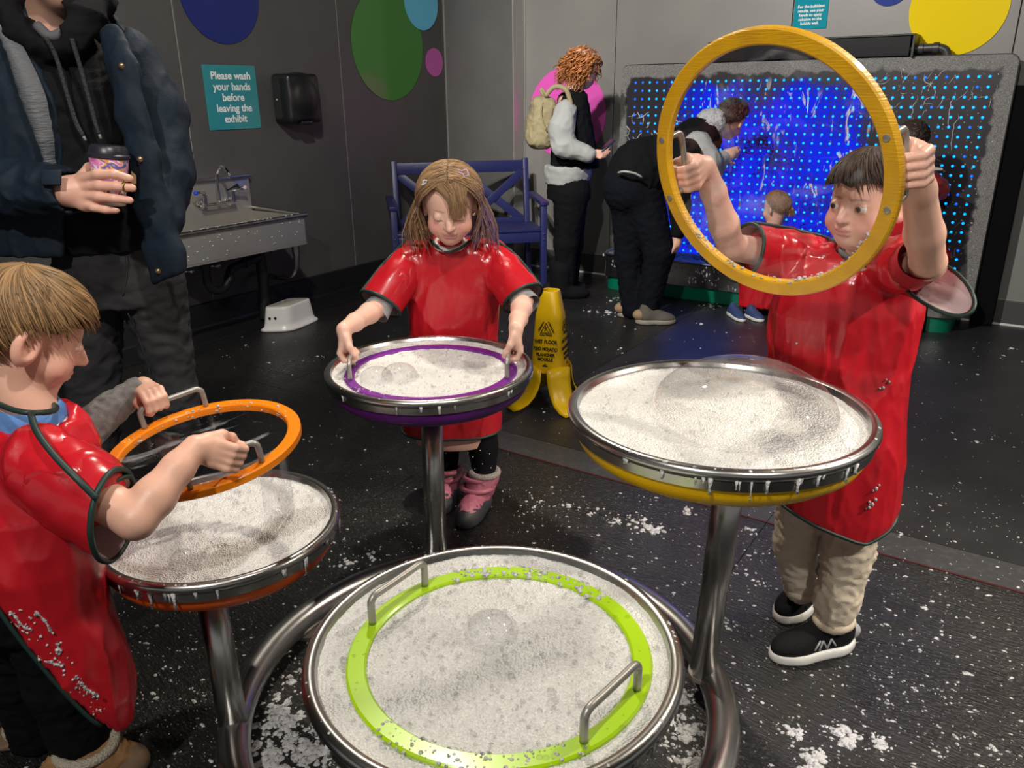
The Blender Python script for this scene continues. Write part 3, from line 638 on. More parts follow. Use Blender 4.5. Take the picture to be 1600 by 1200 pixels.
for _ in range(120):
    u = rng.uniform(1.6, 2.6) if rng.random() < .8 else rng.uniform(2.6, 3.8); r = .003 + .006 * rng.random() ** 2; dr.sphere(frB(u, rng.uniform(.10, .255), .422), (r, r * rng.uniform(1, 2.5), .003), 6, RB)
tag(obj('foam_drops', dr, M['foam_speck'], None, loc=frB(2.1, .18, .42)), 'soap splashes on the front of the steel trough under the bubble wall', 'foam', kind='stuff')
t3 = thing('feed_box', 'long black box with a pipe elbow on top of the bubble wall', 'box', frB(2.9, 1.54, .09))
obj('body', wbox(frB, RB, 2.2, 3.40, 1.538, 1.645, .02, .15, .003), M['black_gloss'], t3, False)
obj('lid', wbox(frB, RB, 2.19, 3.425, 1.645, 1.655, .01, .16, .002), M['black_plastic'], t3, False)
obj('end_frame', wbox(frB, RB, 3.41, 3.425, 1.53, 1.65, .012, .158, .002), M['black_plastic'], t3, False)
pe = MB(); pe.tube(bez([frB(3.40, 1.575, .085), frB(3.50, 1.577, .085), frB(3.55, 1.575, .085), frB(3.585, 1.555, .085), frB(3.60, 1.50, .085)], 6), .024, 14)
for a in (3.435, 3.515): pe.tube([frB(a, 1.5762, .085), frB(a + .03, 1.5762, .085)], .031, 16)
obj('pipe', pe, mat('pipe_dark', (.05, .05, .05), .35), t3, auto=50)
# ------------------------------------------------------------------ bubble basins on poles, ring frame
RING_C = V3(-.08, 1.50, 0); RING_R = .55
th = np.linspace(0, 2 * np.pi, 120, endpoint=False)
t = thing('ring_frame', 'big stainless tube ring on the floor joining the four basin poles', 'stand', RING_C)
obj('ring_tube', MB().tube([RING_C + V3(RING_R * math.cos(a), RING_R * math.sin(a), .046) for a in th], .036, 20, True), M['steel'], t)
for a in (.9, 2.6, 4.2, 5.6):
    obj('foot', MB().lathe([(0, 0), (.05, 0), (.05, .01), (.03, .016), (0, .016)], RING_C + V3(RING_R * math.cos(a), RING_R * math.sin(a), 0), 24), M['steel_dull'], t, auto=40)
BAS = {}
def foam_disc(c, R, z, amp, seed, n_r=90, n_t=260, hole=None, lumps=1.0):
    r = np.linspace(0, 1, n_r) ** .8 * R; tt = np.linspace(0, 2 * np.pi, n_t, endpoint=False)
    X = np.outer(r, np.cos(tt)); Y = np.outer(r, np.sin(tt)); P = np.c_[X.ravel(), Y.ravel(), np.zeros(X.size)]
    h = amp * (fbm(P * 9 + seed, seed, 3) * .7 + lumps * .35 * fbm(P * 45 + 3, seed + 5, 3)) + .0012 * vnoise(P * 190, seed + 9)
    rr = np.hypot(P[:, 0], P[:, 1]) / R; h = h * (1 - .4 * rr) + .004 * np.clip((rr - .93) / .07, 0, 1)
    V = np.c_[P[:, 0] + c[0], P[:, 1] + c[1], z + h]
    f = [(i * n_t + q, (i + 1) * n_t + q, (i + 1) * n_t + (q + 1) % n_t, i * n_t + (q + 1) % n_t) for i in range(n_r - 1) for q in range(n_t)]
    return MB().add(V, f)
def basin(key, c, R, colm, foot, label, foam_label, foam_z=-.018, amp=.006, seed=1, pole_r=.031, lean=(0, 0)):
    c = np.asarray(c, float); t = thing('bubble_basin', label, 'basin', (foot[0], foot[1], 0), 'round steel bubble basins on poles'); BAS[key] = (c, R)
    prof = [(R - .022, -.012), (R - .018, -.004)]
    for a in np.linspace(math.pi * .75, -math.pi * .5, 9): prof.append((R - .011 + .011 * math.cos(a), -.011 + .011 * math.sin(a)))
    prof += [(R - .013, -.020), (R - .006, -.022), (R - .008, -.040), (R - .014, -.043), (R - .03, -.043), (R - .03, -.03)]
    obj('rim_band', MB().lathe(prof, c, 128), M['steel'], t, auto=50)
    obj('inner_tray', MB().lathe([(R - .018, -.004), (R - .024, -.02), (R - .035, -.045), (.02, -.05), (0, -.05)], c, 96), M['steel'], t, auto=50)
    obj('bowl', MB().lathe([(R - .014, -.042), (R - .017, -.056), (R - .024, -.070), (R - .045, -.086), (R - .10, -.104), (.06, -.116), (0, -.116)], c, 96), colm, t, auto=50)
    top = c + V3(lean[0], lean[1], -.10); bot = V3(foot[0], foot[1], .05)
    obj('pole', MB().tube([bot, bot + (top - bot) * .5, top], pole_r, 24), M['steel'], t)
    cl = MB(); d = nrm(top - bot); cl.tube([bot - d * .0, bot + d * .012], pole_r + .0025, 24)
    obj('weld_collar', cl, M['steel_dull'], t, auto=40)
    f = obj('soap_foam', foam_disc(c, R - .017, c[2] + foam_z, amp, seed), M['foam'], None, loc=c); tag(f, foam_label, 'foam', kind='stuff'); 
    return t
cm = lambda n, c, r=.35: mat(n, c, r, spec=.5)
YC = V3(.397, 1.417, .785); PC = V3(-.23, 2.10, .645); GC = V3(-.030, .944, .61); OC = V3(-.624, 1.493, .505)
M['yellow'] = cm('basin_yellow', (.86, .50, .0)); M['purple'] = cm('basin_purple', (.10, .012, .16)); M['orange'] = cm('basin_orange', (.72, .11, .01)); M['lime'] = cm('basin_lime', (.42, .66, .01))
on_ring = lambda a: RING_C + V3(RING_R * math.cos(a), RING_R * math.sin(a), 0)
ang = lambda p: math.atan2(p[1] - RING_C[1], p[0] - RING_C[0])
basin('yellow', YC, .29, M['yellow'], (.445, 1.535), 'round steel basin with a yellow underside on a slanting pole', 'white soap foam in the yellow basin, under the large clear bubble', seed=11, amp=.005, lean=(.045, .02))
basin('purple', PC, .29, M['purple'], (-.228, 2.03), 'round steel basin with a dark purple underside, farthest of the four basins', 'white soap foam in the purple basin before the girl', seed=23, foam_z=-.016)
basin('green', GC, .27, M['lime'], (-.04, .952), 'round steel basin nearest the viewer with the green hoop lying in it', 'bubbly white soap foam around the green hoop in the nearest basin', seed=37, foam_z=-.014, amp=.005)
basin('orange', OC, .25, M['orange'], (-.615, 1.375), 'round steel basin with an orange underside before the boy at left', 'white soap foam in the orange basin below the tilted hoop', seed=51, amp=.007, lean=(-.05, 0))
# thin clear film material (bubbles, soap films)
def film_mat(name, tint=(1, 1, 1), base=.02, edge=.5, streak=None, rough=.02):
    m = bpy.data.materials.new(name); m.use_nodes = True; nt = m.node_tree; N = nt.nodes; L = nt.links; N.clear()
    out = N.new('ShaderNodeOutputMaterial'); tr = N.new('ShaderNodeBsdfTransparent'); tr.inputs[0].default_value = (*tint, 1); gl_ = N.new('ShaderNodeBsdfGlossy'); gl_.inputs['Roughness'].default_value = rough
    lw = N.new('ShaderNodeLayerWeight'); lw.inputs[0].default_value = .25
    mr_ = N.new('ShaderNodeMapRange'); mr_.inputs[3].default_value = base; mr_.inputs[4].default_value = edge; L.new(lw.outputs['Facing'], mr_.inputs[0])
    mx = N.new('ShaderNodeMixShader'); L.new(mr_.outputs[0], mx.inputs[0]); L.new(tr.outputs[0], mx.inputs[1]); L.new(gl_.outputs[0], mx.inputs[2]); last = mx
    if streak:
        tc = N.new('ShaderNodeTexCoord'); mp = N.new('ShaderNodeMapping'); mp.inputs['Scale'].default_value = streak[1]; L.new(tc.outputs['Object'], mp.inputs[0])
        n = N.new('ShaderNodeTexNoise'); n.inputs['Scale'].default_value = streak[0]; n.inputs['Detail'].default_value = 5; n.inputs['Distortion'].default_value = 2.5; L.new(mp.outputs[0], n.inputs[0])
        r = N.new('ShaderNodeMapRange'); r.inputs[1].default_value = streak[2]; r.inputs[2].default_value = streak[3]; r.inputs[4].default_value = streak[4]; L.new(n.outputs[0], r.inputs[0])
        d = N.new('ShaderNodeBsdfDiffuse'); d.inputs[0].default_value = (.8, .8, .82, 1); m2 = N.new('ShaderNodeMixShader'); L.new(r.outputs[0], m2.inputs[0]); L.new(mx.outputs[0], m2.inputs[1]); L.new(d.outputs[0], m2.inputs[2]); last = m2
        if len(streak) > 5:
            b = N.new('ShaderNodeBump'); b.inputs['Strength'].default_value = streak[5]; L.new(n.outputs[0], b.inputs['Height']); L.new(b.outputs[0], gl_.inputs['Normal'])
    L.new(last.outputs[0], out.inputs[0]); return m
M['bubble'] = film_mat('bubble', base=.03, edge=.5)
M['small_bubble'] = film_mat('small_bubble', (.97, .97, .98), .03, .55)
M['film'] = film_mat('film', (.97, .97, 1), .015, .25, (6, (1, 1, 1), .55, .75, .34, .3))
# the large half bubble resting on the yellow basin's foam
bc = YC + V3(.045, -.005, -.016); br = .178; n = 72
dome = [(br * 1.0 * math.cos(a), br * .62 * math.sin(a) - .004) for a in np.linspace(0, math.pi / 2, 28)]
tag(obj('soap_bubble', MB().lathe(dome[:-1] + [(0.0005, dome[-1][1])], bc, 96), M['bubble'], None, loc=bc), 'big clear soap bubble resting on the foam of the yellow basin', 'bubble')
def small_bubbles(name, c, R, z, spec, label, seed):
    r_ = np.random.default_rng(seed); mb = MB()
    for (cnt, lo, hi) in spec:
        for _ in range(cnt):
            a = r_.uniform(0, 6.283); q = R * math.sqrt(r_.random()); r = lo + (hi - lo) * r_.random() ** 2.5
            mb.sphere((c[0] + q * math.cos(a), c[1] + q * math.sin(a), z + r * .15), (r, r, r * .8), 10 if r > .003 else 7)
    tag(obj(name, mb, M['small_bubble'], None, loc=c), label, 'bubbles', kind='stuff')
small_bubbles('bubbles', GC, .235, GC[2] - .011, [(900, .0012, .0035), (110, .003, .0065)], 'small soap bubbles dotted over the foam of the nearest basin', 5)
small_bubbles('bubbles', PC, .25, PC[2] - .013, [(240, .0015, .004), (30, .003, .009)], 'small soap bubbles on the foam of the purple basin', 6)
small_bubbles('bubbles', OC, .22, OC[2] - .014, [(260, .0015, .004), (40, .003, .008)], 'small soap bubbles on the foam of the orange basin', 7)
small_bubbles('bubbles', YC, .25, YC[2] - .015, [(240, .0012, .0035), (25, .003, .006)], 'small soap bubbles on the foam of the yellow basin', 8)
def hemi(c, r, label):
    p = [(r * math.cos(a), r * .75 * math.sin(a)) for a in np.linspace(0, math.pi / 2 - .02, 14)]
    tag(obj('soap_bubble', MB().lathe(p, c, 40), M['small_bubble'], None, loc=c), label, 'bubble')
hemi(GC + V3(-.005, .04, -.012), .040, 'clear dome bubble in the middle of the green hoop')
hemi(PC + V3(-.075, -.07, -.012), .050, 'clear bubble on the foam inside the purple hoop, right of its pair')
hemi(PC + V3(-.135, -.085, -.012), .045, 'clear bubble on the foam inside the purple hoop, left of its pair')
hemi(OC + V3(-.03, -.135, -.013), .026, 'clear flat bubble on the near part of the orange basin foam')
hemi(YC + V3(.075, -.155, -.013), .022, 'clear small bubble on the front foam of the yellow basin')
hemi(YC + V3(.15, -.11, -.013), .018, 'clear small bubble on the right foam of the yellow basin')
# soap drips over the rims
def drips(key, a0, a1, cnt, seed, label, lmax=.035):
    c, R = BAS[key]; r_ = np.random.default_rng(seed); mb = MB()
    for _ in range(cnt):
        a = r_.uniform(a0, a1); l = r_.uniform(.006, lmax) * r_.random() + .004; z0 = c[2] - .020; p = c + V3((R - .004) * math.cos(a), (R - .004) * math.sin(a), 0)
        w_ = r_.uniform(.0012, .0034); mb.tube([V3(p[0], p[1], z0 + .004), V3(p[0], p[1], z0 - l * .5), V3(p[0], p[1], z0 - l)], [w_ * 1.6, w_ * .7, w_], 6)
        a += r_.normal(0, .1); rr = r_.uniform(.002, .006); mb.sphere(c + V3((R - .009) * math.cos(a), (R - .009) * math.sin(a), -.003), (rr, rr, .003), 7)
    tag(obj('soap_drips', mb, M['foam_speck'], None, loc=c), label, 'foam', kind='stuff')
drips('orange', -2.2, .6, 24, 1, 'soap suds dripping over the rim of the orange basin', .05)
drips('yellow', -2.4, .3, 22, 2, 'soap suds dripping down the rim of the yellow basin')
drips('purple', -2.6, .2, 10, 3, 'soap suds dripping down the rim of the purple basin', .025)
drips('green', -3.1, 3.1, 34, 4, 'soap drops on the rim of the nearest basin', .02)
# ------------------------------------------------------------------ hoops
def hoop(name, c, nrm_, R, m, wd, tk, handles, label, bolts=(), side=1, film=None, span=.33, hh=.045):
    c = np.asarray(c, float); n = nrm(nrm_); r = nrm(np.cross(n, EZ)) if abs(n[2]) < .9 else nrm(V3(1, 0, -n[0] / n[2])); u = nrm(np.cross(n, r)); B = np.stack([r, u, n], 1)
    t = thing(name, label, 'hoop', c, 'hand held bubble hoops with two handles')
    prof = [(R - wd, -tk * .35), (R - wd + .003, -tk / 2), (R - .003, -tk / 2), (R, -tk * .35), (R, tk * .35), (R - .003, tk / 2), (R - wd + .003, tk / 2), (R - wd, tk * .35)]
    obj('ring', MB().lathe(prof, c, 128, B, True), m, t, auto=18)
    rm = R - wd / 2; P = lambda a, h, rad=rm: c + B @ V3(rad * math.cos(a), rad * math.sin(a), h)
    for a in handles:
        h0 = side * tk * .45; h1 = side * (tk / 2 + hh); a0, a1 = a - span, a + span
        pts = [P(a0, h0), P(a0, h1 * .75), P(a0, h1 * .9) + (P(a1, h1) - P(a0, h1)) * .02, P(a0, h1) + (P(a1, h1) - P(a0, h1)) * .09]
        pts += [P(a0, h1) + (P(a1, h1) - P(a0, h1)) * q for q in (.3, .5, .7, .91)] + [P(a1, h1 * .9) + (P(a0, h1) - P(a1, h1)) * .02, P(a1, h1 * .75), P(a1, h0)]
        obj('handle', MB().tube(bez(pts, 4), .0058, 12), M['steel_dull'], t)
    for a in bolts:
        obj('bolt', MB().lathe([(0, 0), (.0055, 0), (.0055, .002), (.003, .0028), (0, .0028)], P(a, -side * tk / 2), 14, B * (np.array([1, 1, -side]))), M['steel_dull'], t, auto=40)
    if film: 
        q = obj('soap_film', MB().lathe([(0.0005, 0), (R * .3, -.004), (R * .6, -.003), (R - wd + .001, 0)], c, 72, B), film, t)
    return t, B, P
YN = nrm(V3(-1.126, -1, -.398)); YH = V3(.439, 1.396, 1.224)
yhm = mat('hoop_yellow', (.80, .42, .005), .38, noise=(14, (.66, .33, .01), .4, .7), bump=(30, .25, 'noise', (1, 1, 14)), coat=.3)
# grip angles on the yellow hoop: handles on the boy's side (away from the camera)
_yt, YB, YP = hoop('bubble_hoop', YH, -YN, .23, yhm, .027, .018, (3.10, 6.24), 'yellow hoop with a soap film held up in both hands by the boy', bolts=(2.84, 3.36, 5.98, 6.50), side=1, film=M['film'], span=.25, hh=.04)
ohm = mat('hoop_orange', (.90, .24, .005), .3, coat=.3)
ON = nrm(V3(-.089, -.097, 1)); OH = V3(-.614, 1.446, .696)
_ot, OB, OP = hoop('bubble_hoop', OH, ON, .19, ohm, .026, .018, (2.25, 5.30), 'orange hoop held tilted over the basin by the boy at left', side=1, film=M['film'], span=.38, hh=.045)
PH = V3(-.223, 2.078, PC[2] - .0175)
_pt, PB, PP = hoop('bubble_hoop', PH, (0, 0, 1), .238, mat('hoop_purple', (.17, .02, .26), .3, coat=.3), .028, .016, (-.10, 3.24), 'purple hoop lying in foam and gripped by the girl', side=1, span=.26, hh=.05)
GH = V3(-.022, .938, GC[2] - .0165)
_gt, GB, GP = hoop('bubble_hoop', GH, (0, 0, 1), .2165, mat('hoop_green', (.40, .66, .005), .3, coat=.3), .028, .016, (-.72, 2.52), 'bright green hoop lying in the foam of the nearest basin', side=1, span=.30, hh=.045)
# suds clinging to the hoops
def suds(c, B, R, a0, a1, cnt, seed, label, h=(0, .008), sz=(.0015, .006), rad=(-.03, .002)):
    r_ = np.random.default_rng(seed); mb = MB()
    for _ in range(cnt):
        a = r_.uniform(a0, a1); q = R + r_.uniform(*rad); s = sz[0] + (sz[1] - sz[0]) * r_.random() ** 2
        mb.sphere(c + B @ V3(q * math.cos(a), q * math.sin(a), r_.uniform(*h)), (s, s, s * .7), 8)
    tag(obj('soap_suds', mb, M['foam_speck'], None, loc=c), label, 'foam', kind='stuff')
suds(GH, GB, .2165, -2.4, -1.0, 150, 1, 'soap suds over the front of the green hoop', (.006, .009), (.001, .0035))
suds(GH, GB, .2165, .6, 2.0, 170, 2, 'soap suds over the back of the green hoop', (.006, .009), (.001, .005))
suds(YH, YB, .203, .45, 2.6, 110, 3, 'soap lace along the lower inner edge of the yellow hoop', (-.009, .006), (.001, .0045), (-.004, .003))
suds(OH, OB, .166, .5, 3.0, 150, 4, 'soap froth along the far inner edge of the orange hoop', (-.004, .01), (.0012, .004), (-.004, .012))
suds(PH, PB, .238, 2.9, 5.2, 90, 5, 'soap suds over the left edge of the purple hoop', (.004, .009), (.001, .004))
# ------------------------------------------------------------------ yellow wet floor cone
cc = V3(.175, 3.44, 0); t = thing('wet_floor_cone', 'yellow wet floor cone with splayed feet standing behind the girl', 'warning cone', cc)
cy = mat('cone_yellow', (.80, .50, .0), .33, noise=(12, (.66, .40, .0), .45, .75))
fd = nrm(V3(-.35, -1, 0)); fr_ = V3(-fd[1], fd[0], 0)
def cring(z, r, n=40, e=3.2):
    out = []
    for i in range(n):
        a = 2 * math.pi * i / n + math.pi / 4; c, s_ = math.cos(a), math.sin(a); k = (abs(c) ** e + abs(s_) ** e) ** (-1 / e)
        out.append(cc + fr_ * (k * c * r) + fd * (k * s_ * r) + EZ * z)
    return out
prof = [(.17, .082), (.30, .072), (.40, .064), (.435, .0605), (.44, .058), (.53, .041), (.535, .038)]
n = 40; rings = [cring(z, r) for z, r in prof] + [cring(.535, .030), cring(.50, .030), cring(.17, .074)]
V = [p for r in rings for p in r]; f = [(i * n + q, i * n + (q + 1) % n, (i + 1) * n + (q + 1) % n, (i + 1) * n + q) for i in range(len(rings) - 1) for q in range(n)] + [((len(rings) - 1) * n + q, (len(rings) - 1) * n + (q + 1) % n, (q + 1) % n, q) for q in range(n)]
f2 = [(7 * n + q, 7 * n + (q + 1) % n, 8 * n + (q + 1) % n, 8 * n + q) for q in range(n)]
body = obj('body', MB().add(V, f), cy, t, auto=35)
for k in range(4):
    a = k * math.pi / 2 + math.pi / 4; dirv = fr_ * math.cos(a - math.pi / 2) * 1 + fd * math.sin(a + math.pi / 2 * 0 + (math.pi / 2 if False else 0)) if False else (fr_ * math.sin(a) + fd * math.cos(a)); sid = fr_ * math.cos(a) - fd * math.sin(a)
    rows = [(.19, .086, .060), (.14, .090, .060), (.10, .100, .058), (.065, .118, .056), (.035, .145, .053), (.014, .180, .046), (.003, .21, .030)]
    V = []; 
    for z, rad, wd in rows:
        for s_ in np.linspace(-1, 1, 7): V.append(cc + dirv * (rad + .012 * (1 - s_ * s_) - .006) + sid * (wd * s_) + EZ * (z + .010 * (1 - s_ * s_)))
    nn = len(V); V2 = [p - dirv * .004 - EZ * .003 for p in V]; f = [(i * 7 + q, i * 7 + q + 1, (i + 1) * 7 + q + 1, (i + 1) * 7 + q) for i in range(6) for q in range(6)]
    f += [tuple(nn + x for x in q[::-1]) for q in f]
    bd_ = [q for q in range(7)] + [i * 7 + 6 for i in range(1, 7)] + [6 * 7 + q for q in range(5, -1, -1)] + [i * 7 for i in range(5, 0, -1)]
    f += [(bd_[i], nn + bd_[i], nn + bd_[(i + 1) % len(bd_)], bd_[(i + 1) % len(bd_)]) for i in range(len(bd_))]
    obj('foot', MB().add(V + V2, f), cy, t)
for k, (dv, sv) in enumerate(((fd, fr_), (fr_, -fd))):
    up = nrm(EZ - dv * (.0605 - .082) / (.435 - .17) * -1); up = nrm(EZ * (.265) + dv * (-.0215)); nz_ = nrm(np.cross(sv, up)); 
    if nz_ @ dv < 0: nz_ = -nz_; sv = -sv
    ctr = lambda z: cc + EZ * z + dv * (.082 - .0215 * (z - .17) / .265 + .0012)
    sv = nrm(np.cross(up, nz_))
    for z, s_, sz in ((.315, 'WET FLOOR', .023), (.282, 'PISO MOJADO', .0215), (.245, 'PLANCHER\nMOUILLE', .021)):
        text(s_, sz, (ctr(z), sv * .82, up, nz_), M['text_black'], t, bold=.0006)
    lg = MB(); o = ctr(.372); q = lambda a, b: o + sv * a + up * b
    tri = [(-.027, -.019), (.027, -.019), (0, .030)]; tri2 = [(-.021, -.0155), (.021, -.0155), (0, .0225)]
    V = [q(*p) for p in tri] + [q(*p) for p in tri2]; lg.add(V, [(0, 1, 4, 3), (1, 2, 5, 4), (2, 0, 3, 5)])
    for a, b in (((-.003, .010), (.001, .0)), ((.001, 0), (.007, -.006)), ((.001, 0), (-.007, -.008)), ((-.001, .005), (-.008, .003)), ((-.001, .006), (.006, .008)), ((.006, -.008), (.014, -.013))): lg.tube([q(*a), q(*b)], .0017, 5)
    lg.sphere(q(-.004, .013), .003, 8)
    obj('warning_symbol', lg, M['text_black'], t, False)
    text('CAUTION', .0125, (ctr(.346), sv, up, nz_), M['text_black'], t, bold=.0004)
    for s_, tx in ((-1, 'CUIDADO'), (1, 'ATENCION')):
        a = s_ * -1.07; e1 = sv * math.cos(a) + up * math.sin(a); e2 = -sv * math.sin(a) + up * math.cos(a)
        text(tx, .0105, (o + sv * s_ * .0225 + up * .011, e1, e2, nz_), M['text_black'], t, bold=.0004)
    lg = MB(); o = ctr(.205); th_ = np.linspace(0, 6.283, 17)[:-1]; lg.add([q(.013 * math.cos(a), .0045 * math.sin(a)) for a in th_], [tuple(range(16))]); lg.add([q(*p) for p in ((-.004, .006), (.004, .006), (.003, .010), (-.003, .010))], [(0, 1, 2, 3)])
    obj('emblem', lg, M['text_black'], t, False)
# ------------------------------------------------------------------ soap flecks on the floor
r_ = np.random.default_rng(77); fk = MB()
def blob(x, y, r, el_=1.0, a=0, z=.0005):
    n = 7 if r < .006 else 12; T = np.linspace(0, 6.2832, n, endpoint=False); rr = r * (1 + .35 * r_.normal(0, 1, n).clip(-1.2, 1.5) * (.7 if r > .003 else .4)); rr = np.abs(rr)
    u = rr * np.cos(T) * el_; v = rr * np.sin(T); X = x + u * math.cos(a) - v * math.sin(a); Y = y + u * math.sin(a) + v * math.cos(a); hgt = min(r * .5, .006)
    V = [(x, y, z + hgt)] + [(x + (p - x) * .62, y + (q - y) * .62, z + hgt * .8) for p, q in zip(X, Y)] + [(p, q, z - .0004) for p, q in zip(X, Y)]
    f = [(0, 1 + i, 1 + (i + 1) % n) for i in range(n)] + [(1 + i, 1 + n + i, 1 + n + (i + 1) % n, 1 + (i + 1) % n) for i in range(n)]; fk.add(V, f)
dens = lambda x, y: 1.0 if (y < 2.4 and x > -.6) else .55 if y < 3.2 else .3
cnt = 0
while cnt < 4200:
    px, py = r_.uniform(0, 1600), r_.uniform(440, 1200); g = ground(px, py)
    x, y = g[0], g[1]
    if (V3(x, y, 0) - C0) @ NL < .35 or (V3(x, y, 0) - C1) @ NB < .45: continue
    if r_.random() > (1.0 if py > 760 else .35 if py > 600 else .3) * (1 if px > 330 or py > 850 else .3): continue
    r = (.0009 + .0035 * r_.random() ** 4) * (1 if py > 600 else 1.6); blob(x, y, r, r_.uniform(1, 2.2), -.6 + r_.normal(0, .5)); cnt += 1
def cluster(px, py, spread, cnt, rmax, st=1.0):
    g = ground(px, py)
    for _ in range(cnt):
        d = r_.normal(0, spread, 2); q = EB[:2] * d[0] * st + EL[:2] * d[1]; e = math.exp(-(d @ d) / (2 * spread ** 2)); blob(g[0] + q[0], g[1] + q[1], rmax * (.15 + .85 * e) * r_.uniform(.25, 1), r_.uniform(1, 1.7), r_.uniform(0, 3))
for a in [(1240, 1145, .018, 26, .013), (1320, 1150, .022, 38, .016), (1270, 1190, .025, 34, .014), (1370, 1160, .02, 20, .01), (1010, 822, .03, 46, .013, 1.8), (1075, 800, .02, 12, .012), (960, 815, .02, 16, .009), (1170, 830, .02, 14, .009), (1125, 970, .018, 16, .008), (1135, 985, .02, 14, .007), (1510, 1050, .006, 5, .011), (1445, 950, .008, 4, .009), (1555, 1170, .008, 4, .011), (1430, 1010, .03, 16, .006), (1525, 692, .01, 3, .014), (1580, 545, .012, 5, .018), (930, 800, .03, 16, .008), (890, 790, .03, 14, .008),
          (440, 1120, .05, 90, .014), (420, 1180, .05, 90, .016), (490, 1170, .04, 70, .016), (470, 1060, .03, 30, .010), (1070, 1140, .035, 80, .013), (1060, 1090, .03, 40, .01), (1080, 1190, .03, 60, .012), (480, 860, .04, 30, .012), (540, 880, .03, 16, .01), (450, 1010, .04, 20, .008), (250, 1090, .05, 24, .006), (230, 930, .05, 20, .006), (940, 487, .08, 24, .016), (960, 470, .06, 16, .014), (1110, 478, .06, 14, .014), (1095, 505, .02, 3, .018), (1400, 560, .15, 12, .012), (1450, 1100, .1, 60, .004), (1350, 1080, .1, 50, .004), (580, 870, .03, 14, .009), (830, 790, .05, 22, .007), (840, 640, .1, 10, .008), (1180, 870, .05, 20, .006), (1180, 900, .04, 16, .006)]:
    cluster(*a)
tag(obj('foam_flecks', fk, M['foam_speck'], None), 'white soap foam flecks scattered over the wet black floor', 'foam', kind='stuff')
# ------------------------------------------------------------------ people: shared parts
M['skin'] = mat('skin', (.7, .42, .32), .42, vcol=True, sss=.12, bump=(350, .06, 'noise'))
M['hair'] = mat('hair', (.2, .12, .06), .5, vcol=True, spec=.25)
M['vinyl'] = mat('smock_vinyl', (.56, .012, .022), .27, noise=(4, (.46, .009, .018), .4, .7), coat=.25, bump=(90, .03, 'noise'))
M['lining'] = mat('smock_lining', (.52, .40, .40), .5, noise=(9, (.46, .36, .36), .4, .7))
M['piping'] = mat('piping', (.012, .035, .03), .5)
M['tights'] = mat('black_cloth', (.006, .006, .0075), .9, spec=.12)
SKIN = V3(.76, .45, .345)
def head(S, c, f, up=(0, 0, 1), s=1.0, ear=1.0, lid=.0, fine_face=True, cheek=1.0):
    B = basis(f, up); W = lambda x, y, z: np.asarray(c) + B @ (V3(x, y, z) * s); r = lambda *a: np.array(a) * s
    S.ell(W(0, -.012, .030), r(.071, .086, .074), B, .0); S.ell(W(0, .020, -.022), r(.058, .060, .068), B, .02 * s)
    S.ell(W(0, .040, -.070), r(.030, .030, .026), B, .022 * s)
    for q in (-1, 1):
        S.ell(W(q * .034, .046, -.036), r(.025, .024, .025) * cheek, B, .018 * s)
        if fine_face:
            S.ell(W(q * .0295, .086, .004), r(.0165, .013, .0095), B, .010 * s, 'sub')
            S.ell(W(q * .0295, .0655, .003), r(.0130, .0130, .0130), B, .003 * s, clip=(-B[:, 2], -(.0012 + lid) * s))
            S.ell(W(q * .0295, .0650, .003), r(.0132, .0130, .0130), B, .004 * s, clip=(B[:, 2], -.0052 * s))
        S.ell(W(q * .073, -.012, -.008), r(.011, .019, .030) * ear, B @ np.array(Matrix.Rotation(q * .35, 3, 'Z')), .006 * s)
        S.ell(W(q * .083, -.006, -.004), r(.007, .011, .019) * ear, B @ np.array(Matrix.Rotation(q * .35, 3, 'Z')), .004 * s, 'sub')
    S.chain([W(0, .074, .004), W(0, .083, -.010), W(0, .0915, -.021)], np.array([.006, .0075, .0095]) * s, .009 * s)
    for q in (-1, 1): S.ell(W(q * .0085, .083, -.024), r(.0065, .008, .0055), B, .005 * s)
    S.cap(W(-.012, .0765, -.0445), W(.012, .0765, -.0445), .0055 * s, None, .007 * s); S.cap(W(-.010, .0745, -.0535), W(.010, .0745, -.0535), .006 * s, None, .006 * s)
    S.chain([W(-.021, .0765, -.0462), W(-.010, .0808, -.0490), W(0, .0822, -.0494), W(.010, .0808, -.0490), W(.021, .0765, -.0462)], .0012 * s, .002 * s, op='sub') if fine_face else None
    return B, W
def paint_head(V, col, B, c, s, brow=(.22, .13, .08), lips=(.62, .24, .21), cheek=.5):
    L = (V - np.asarray(c)) @ B / s; near = np.linalg.norm(L, axis=1) < .16
    def dab(p, rr, color, a=1.0):
        d = np.sqrt((((L - np.array(p)) / np.array(rr)) ** 2).sum(1)); k = (np.clip(1.35 - d, 0, .5) * 2 * a)[:, None] * near[:, None]; col[:] = col * (1 - k) + np.array(color) * k
    for q in (-1, 1):
        dab((q * .038, .058, -.030), (.022, .03, .020), (.78, .33, .27), cheek); dab((q * .078, -.012, -.004), (.014, .022, .032), (.74, .33, .26), .45)
        for i in range(5): dab((q * (.015 + .0068 * i), .079 - .0018 * i, .0205 + .0009 * i - .0003 * i * i), (.0055, .012, .0026), brow, .5)
        dab((q * .0295, .078, .0045), (.014, .006, .0014), (.10, .05, .04), .0)
    dab((0, .082, -.0455), (.018, .012, .0045), lips, .75); dab((0, .080, -.0535), (.015, .012, .0055), lips, .75); dab((0, .0915, -.021), (.010, .01, .010), (.78, .38, .31), .4)
    for q in (-1, 1): dab((q * .0065, .089, -.0285), (.0032, .004, .0022), (.25, .08, .06), .8)
    dab((0, .082, -.0492), (.0175, .012, .0012), (.30, .08, .07), .8)
    return col
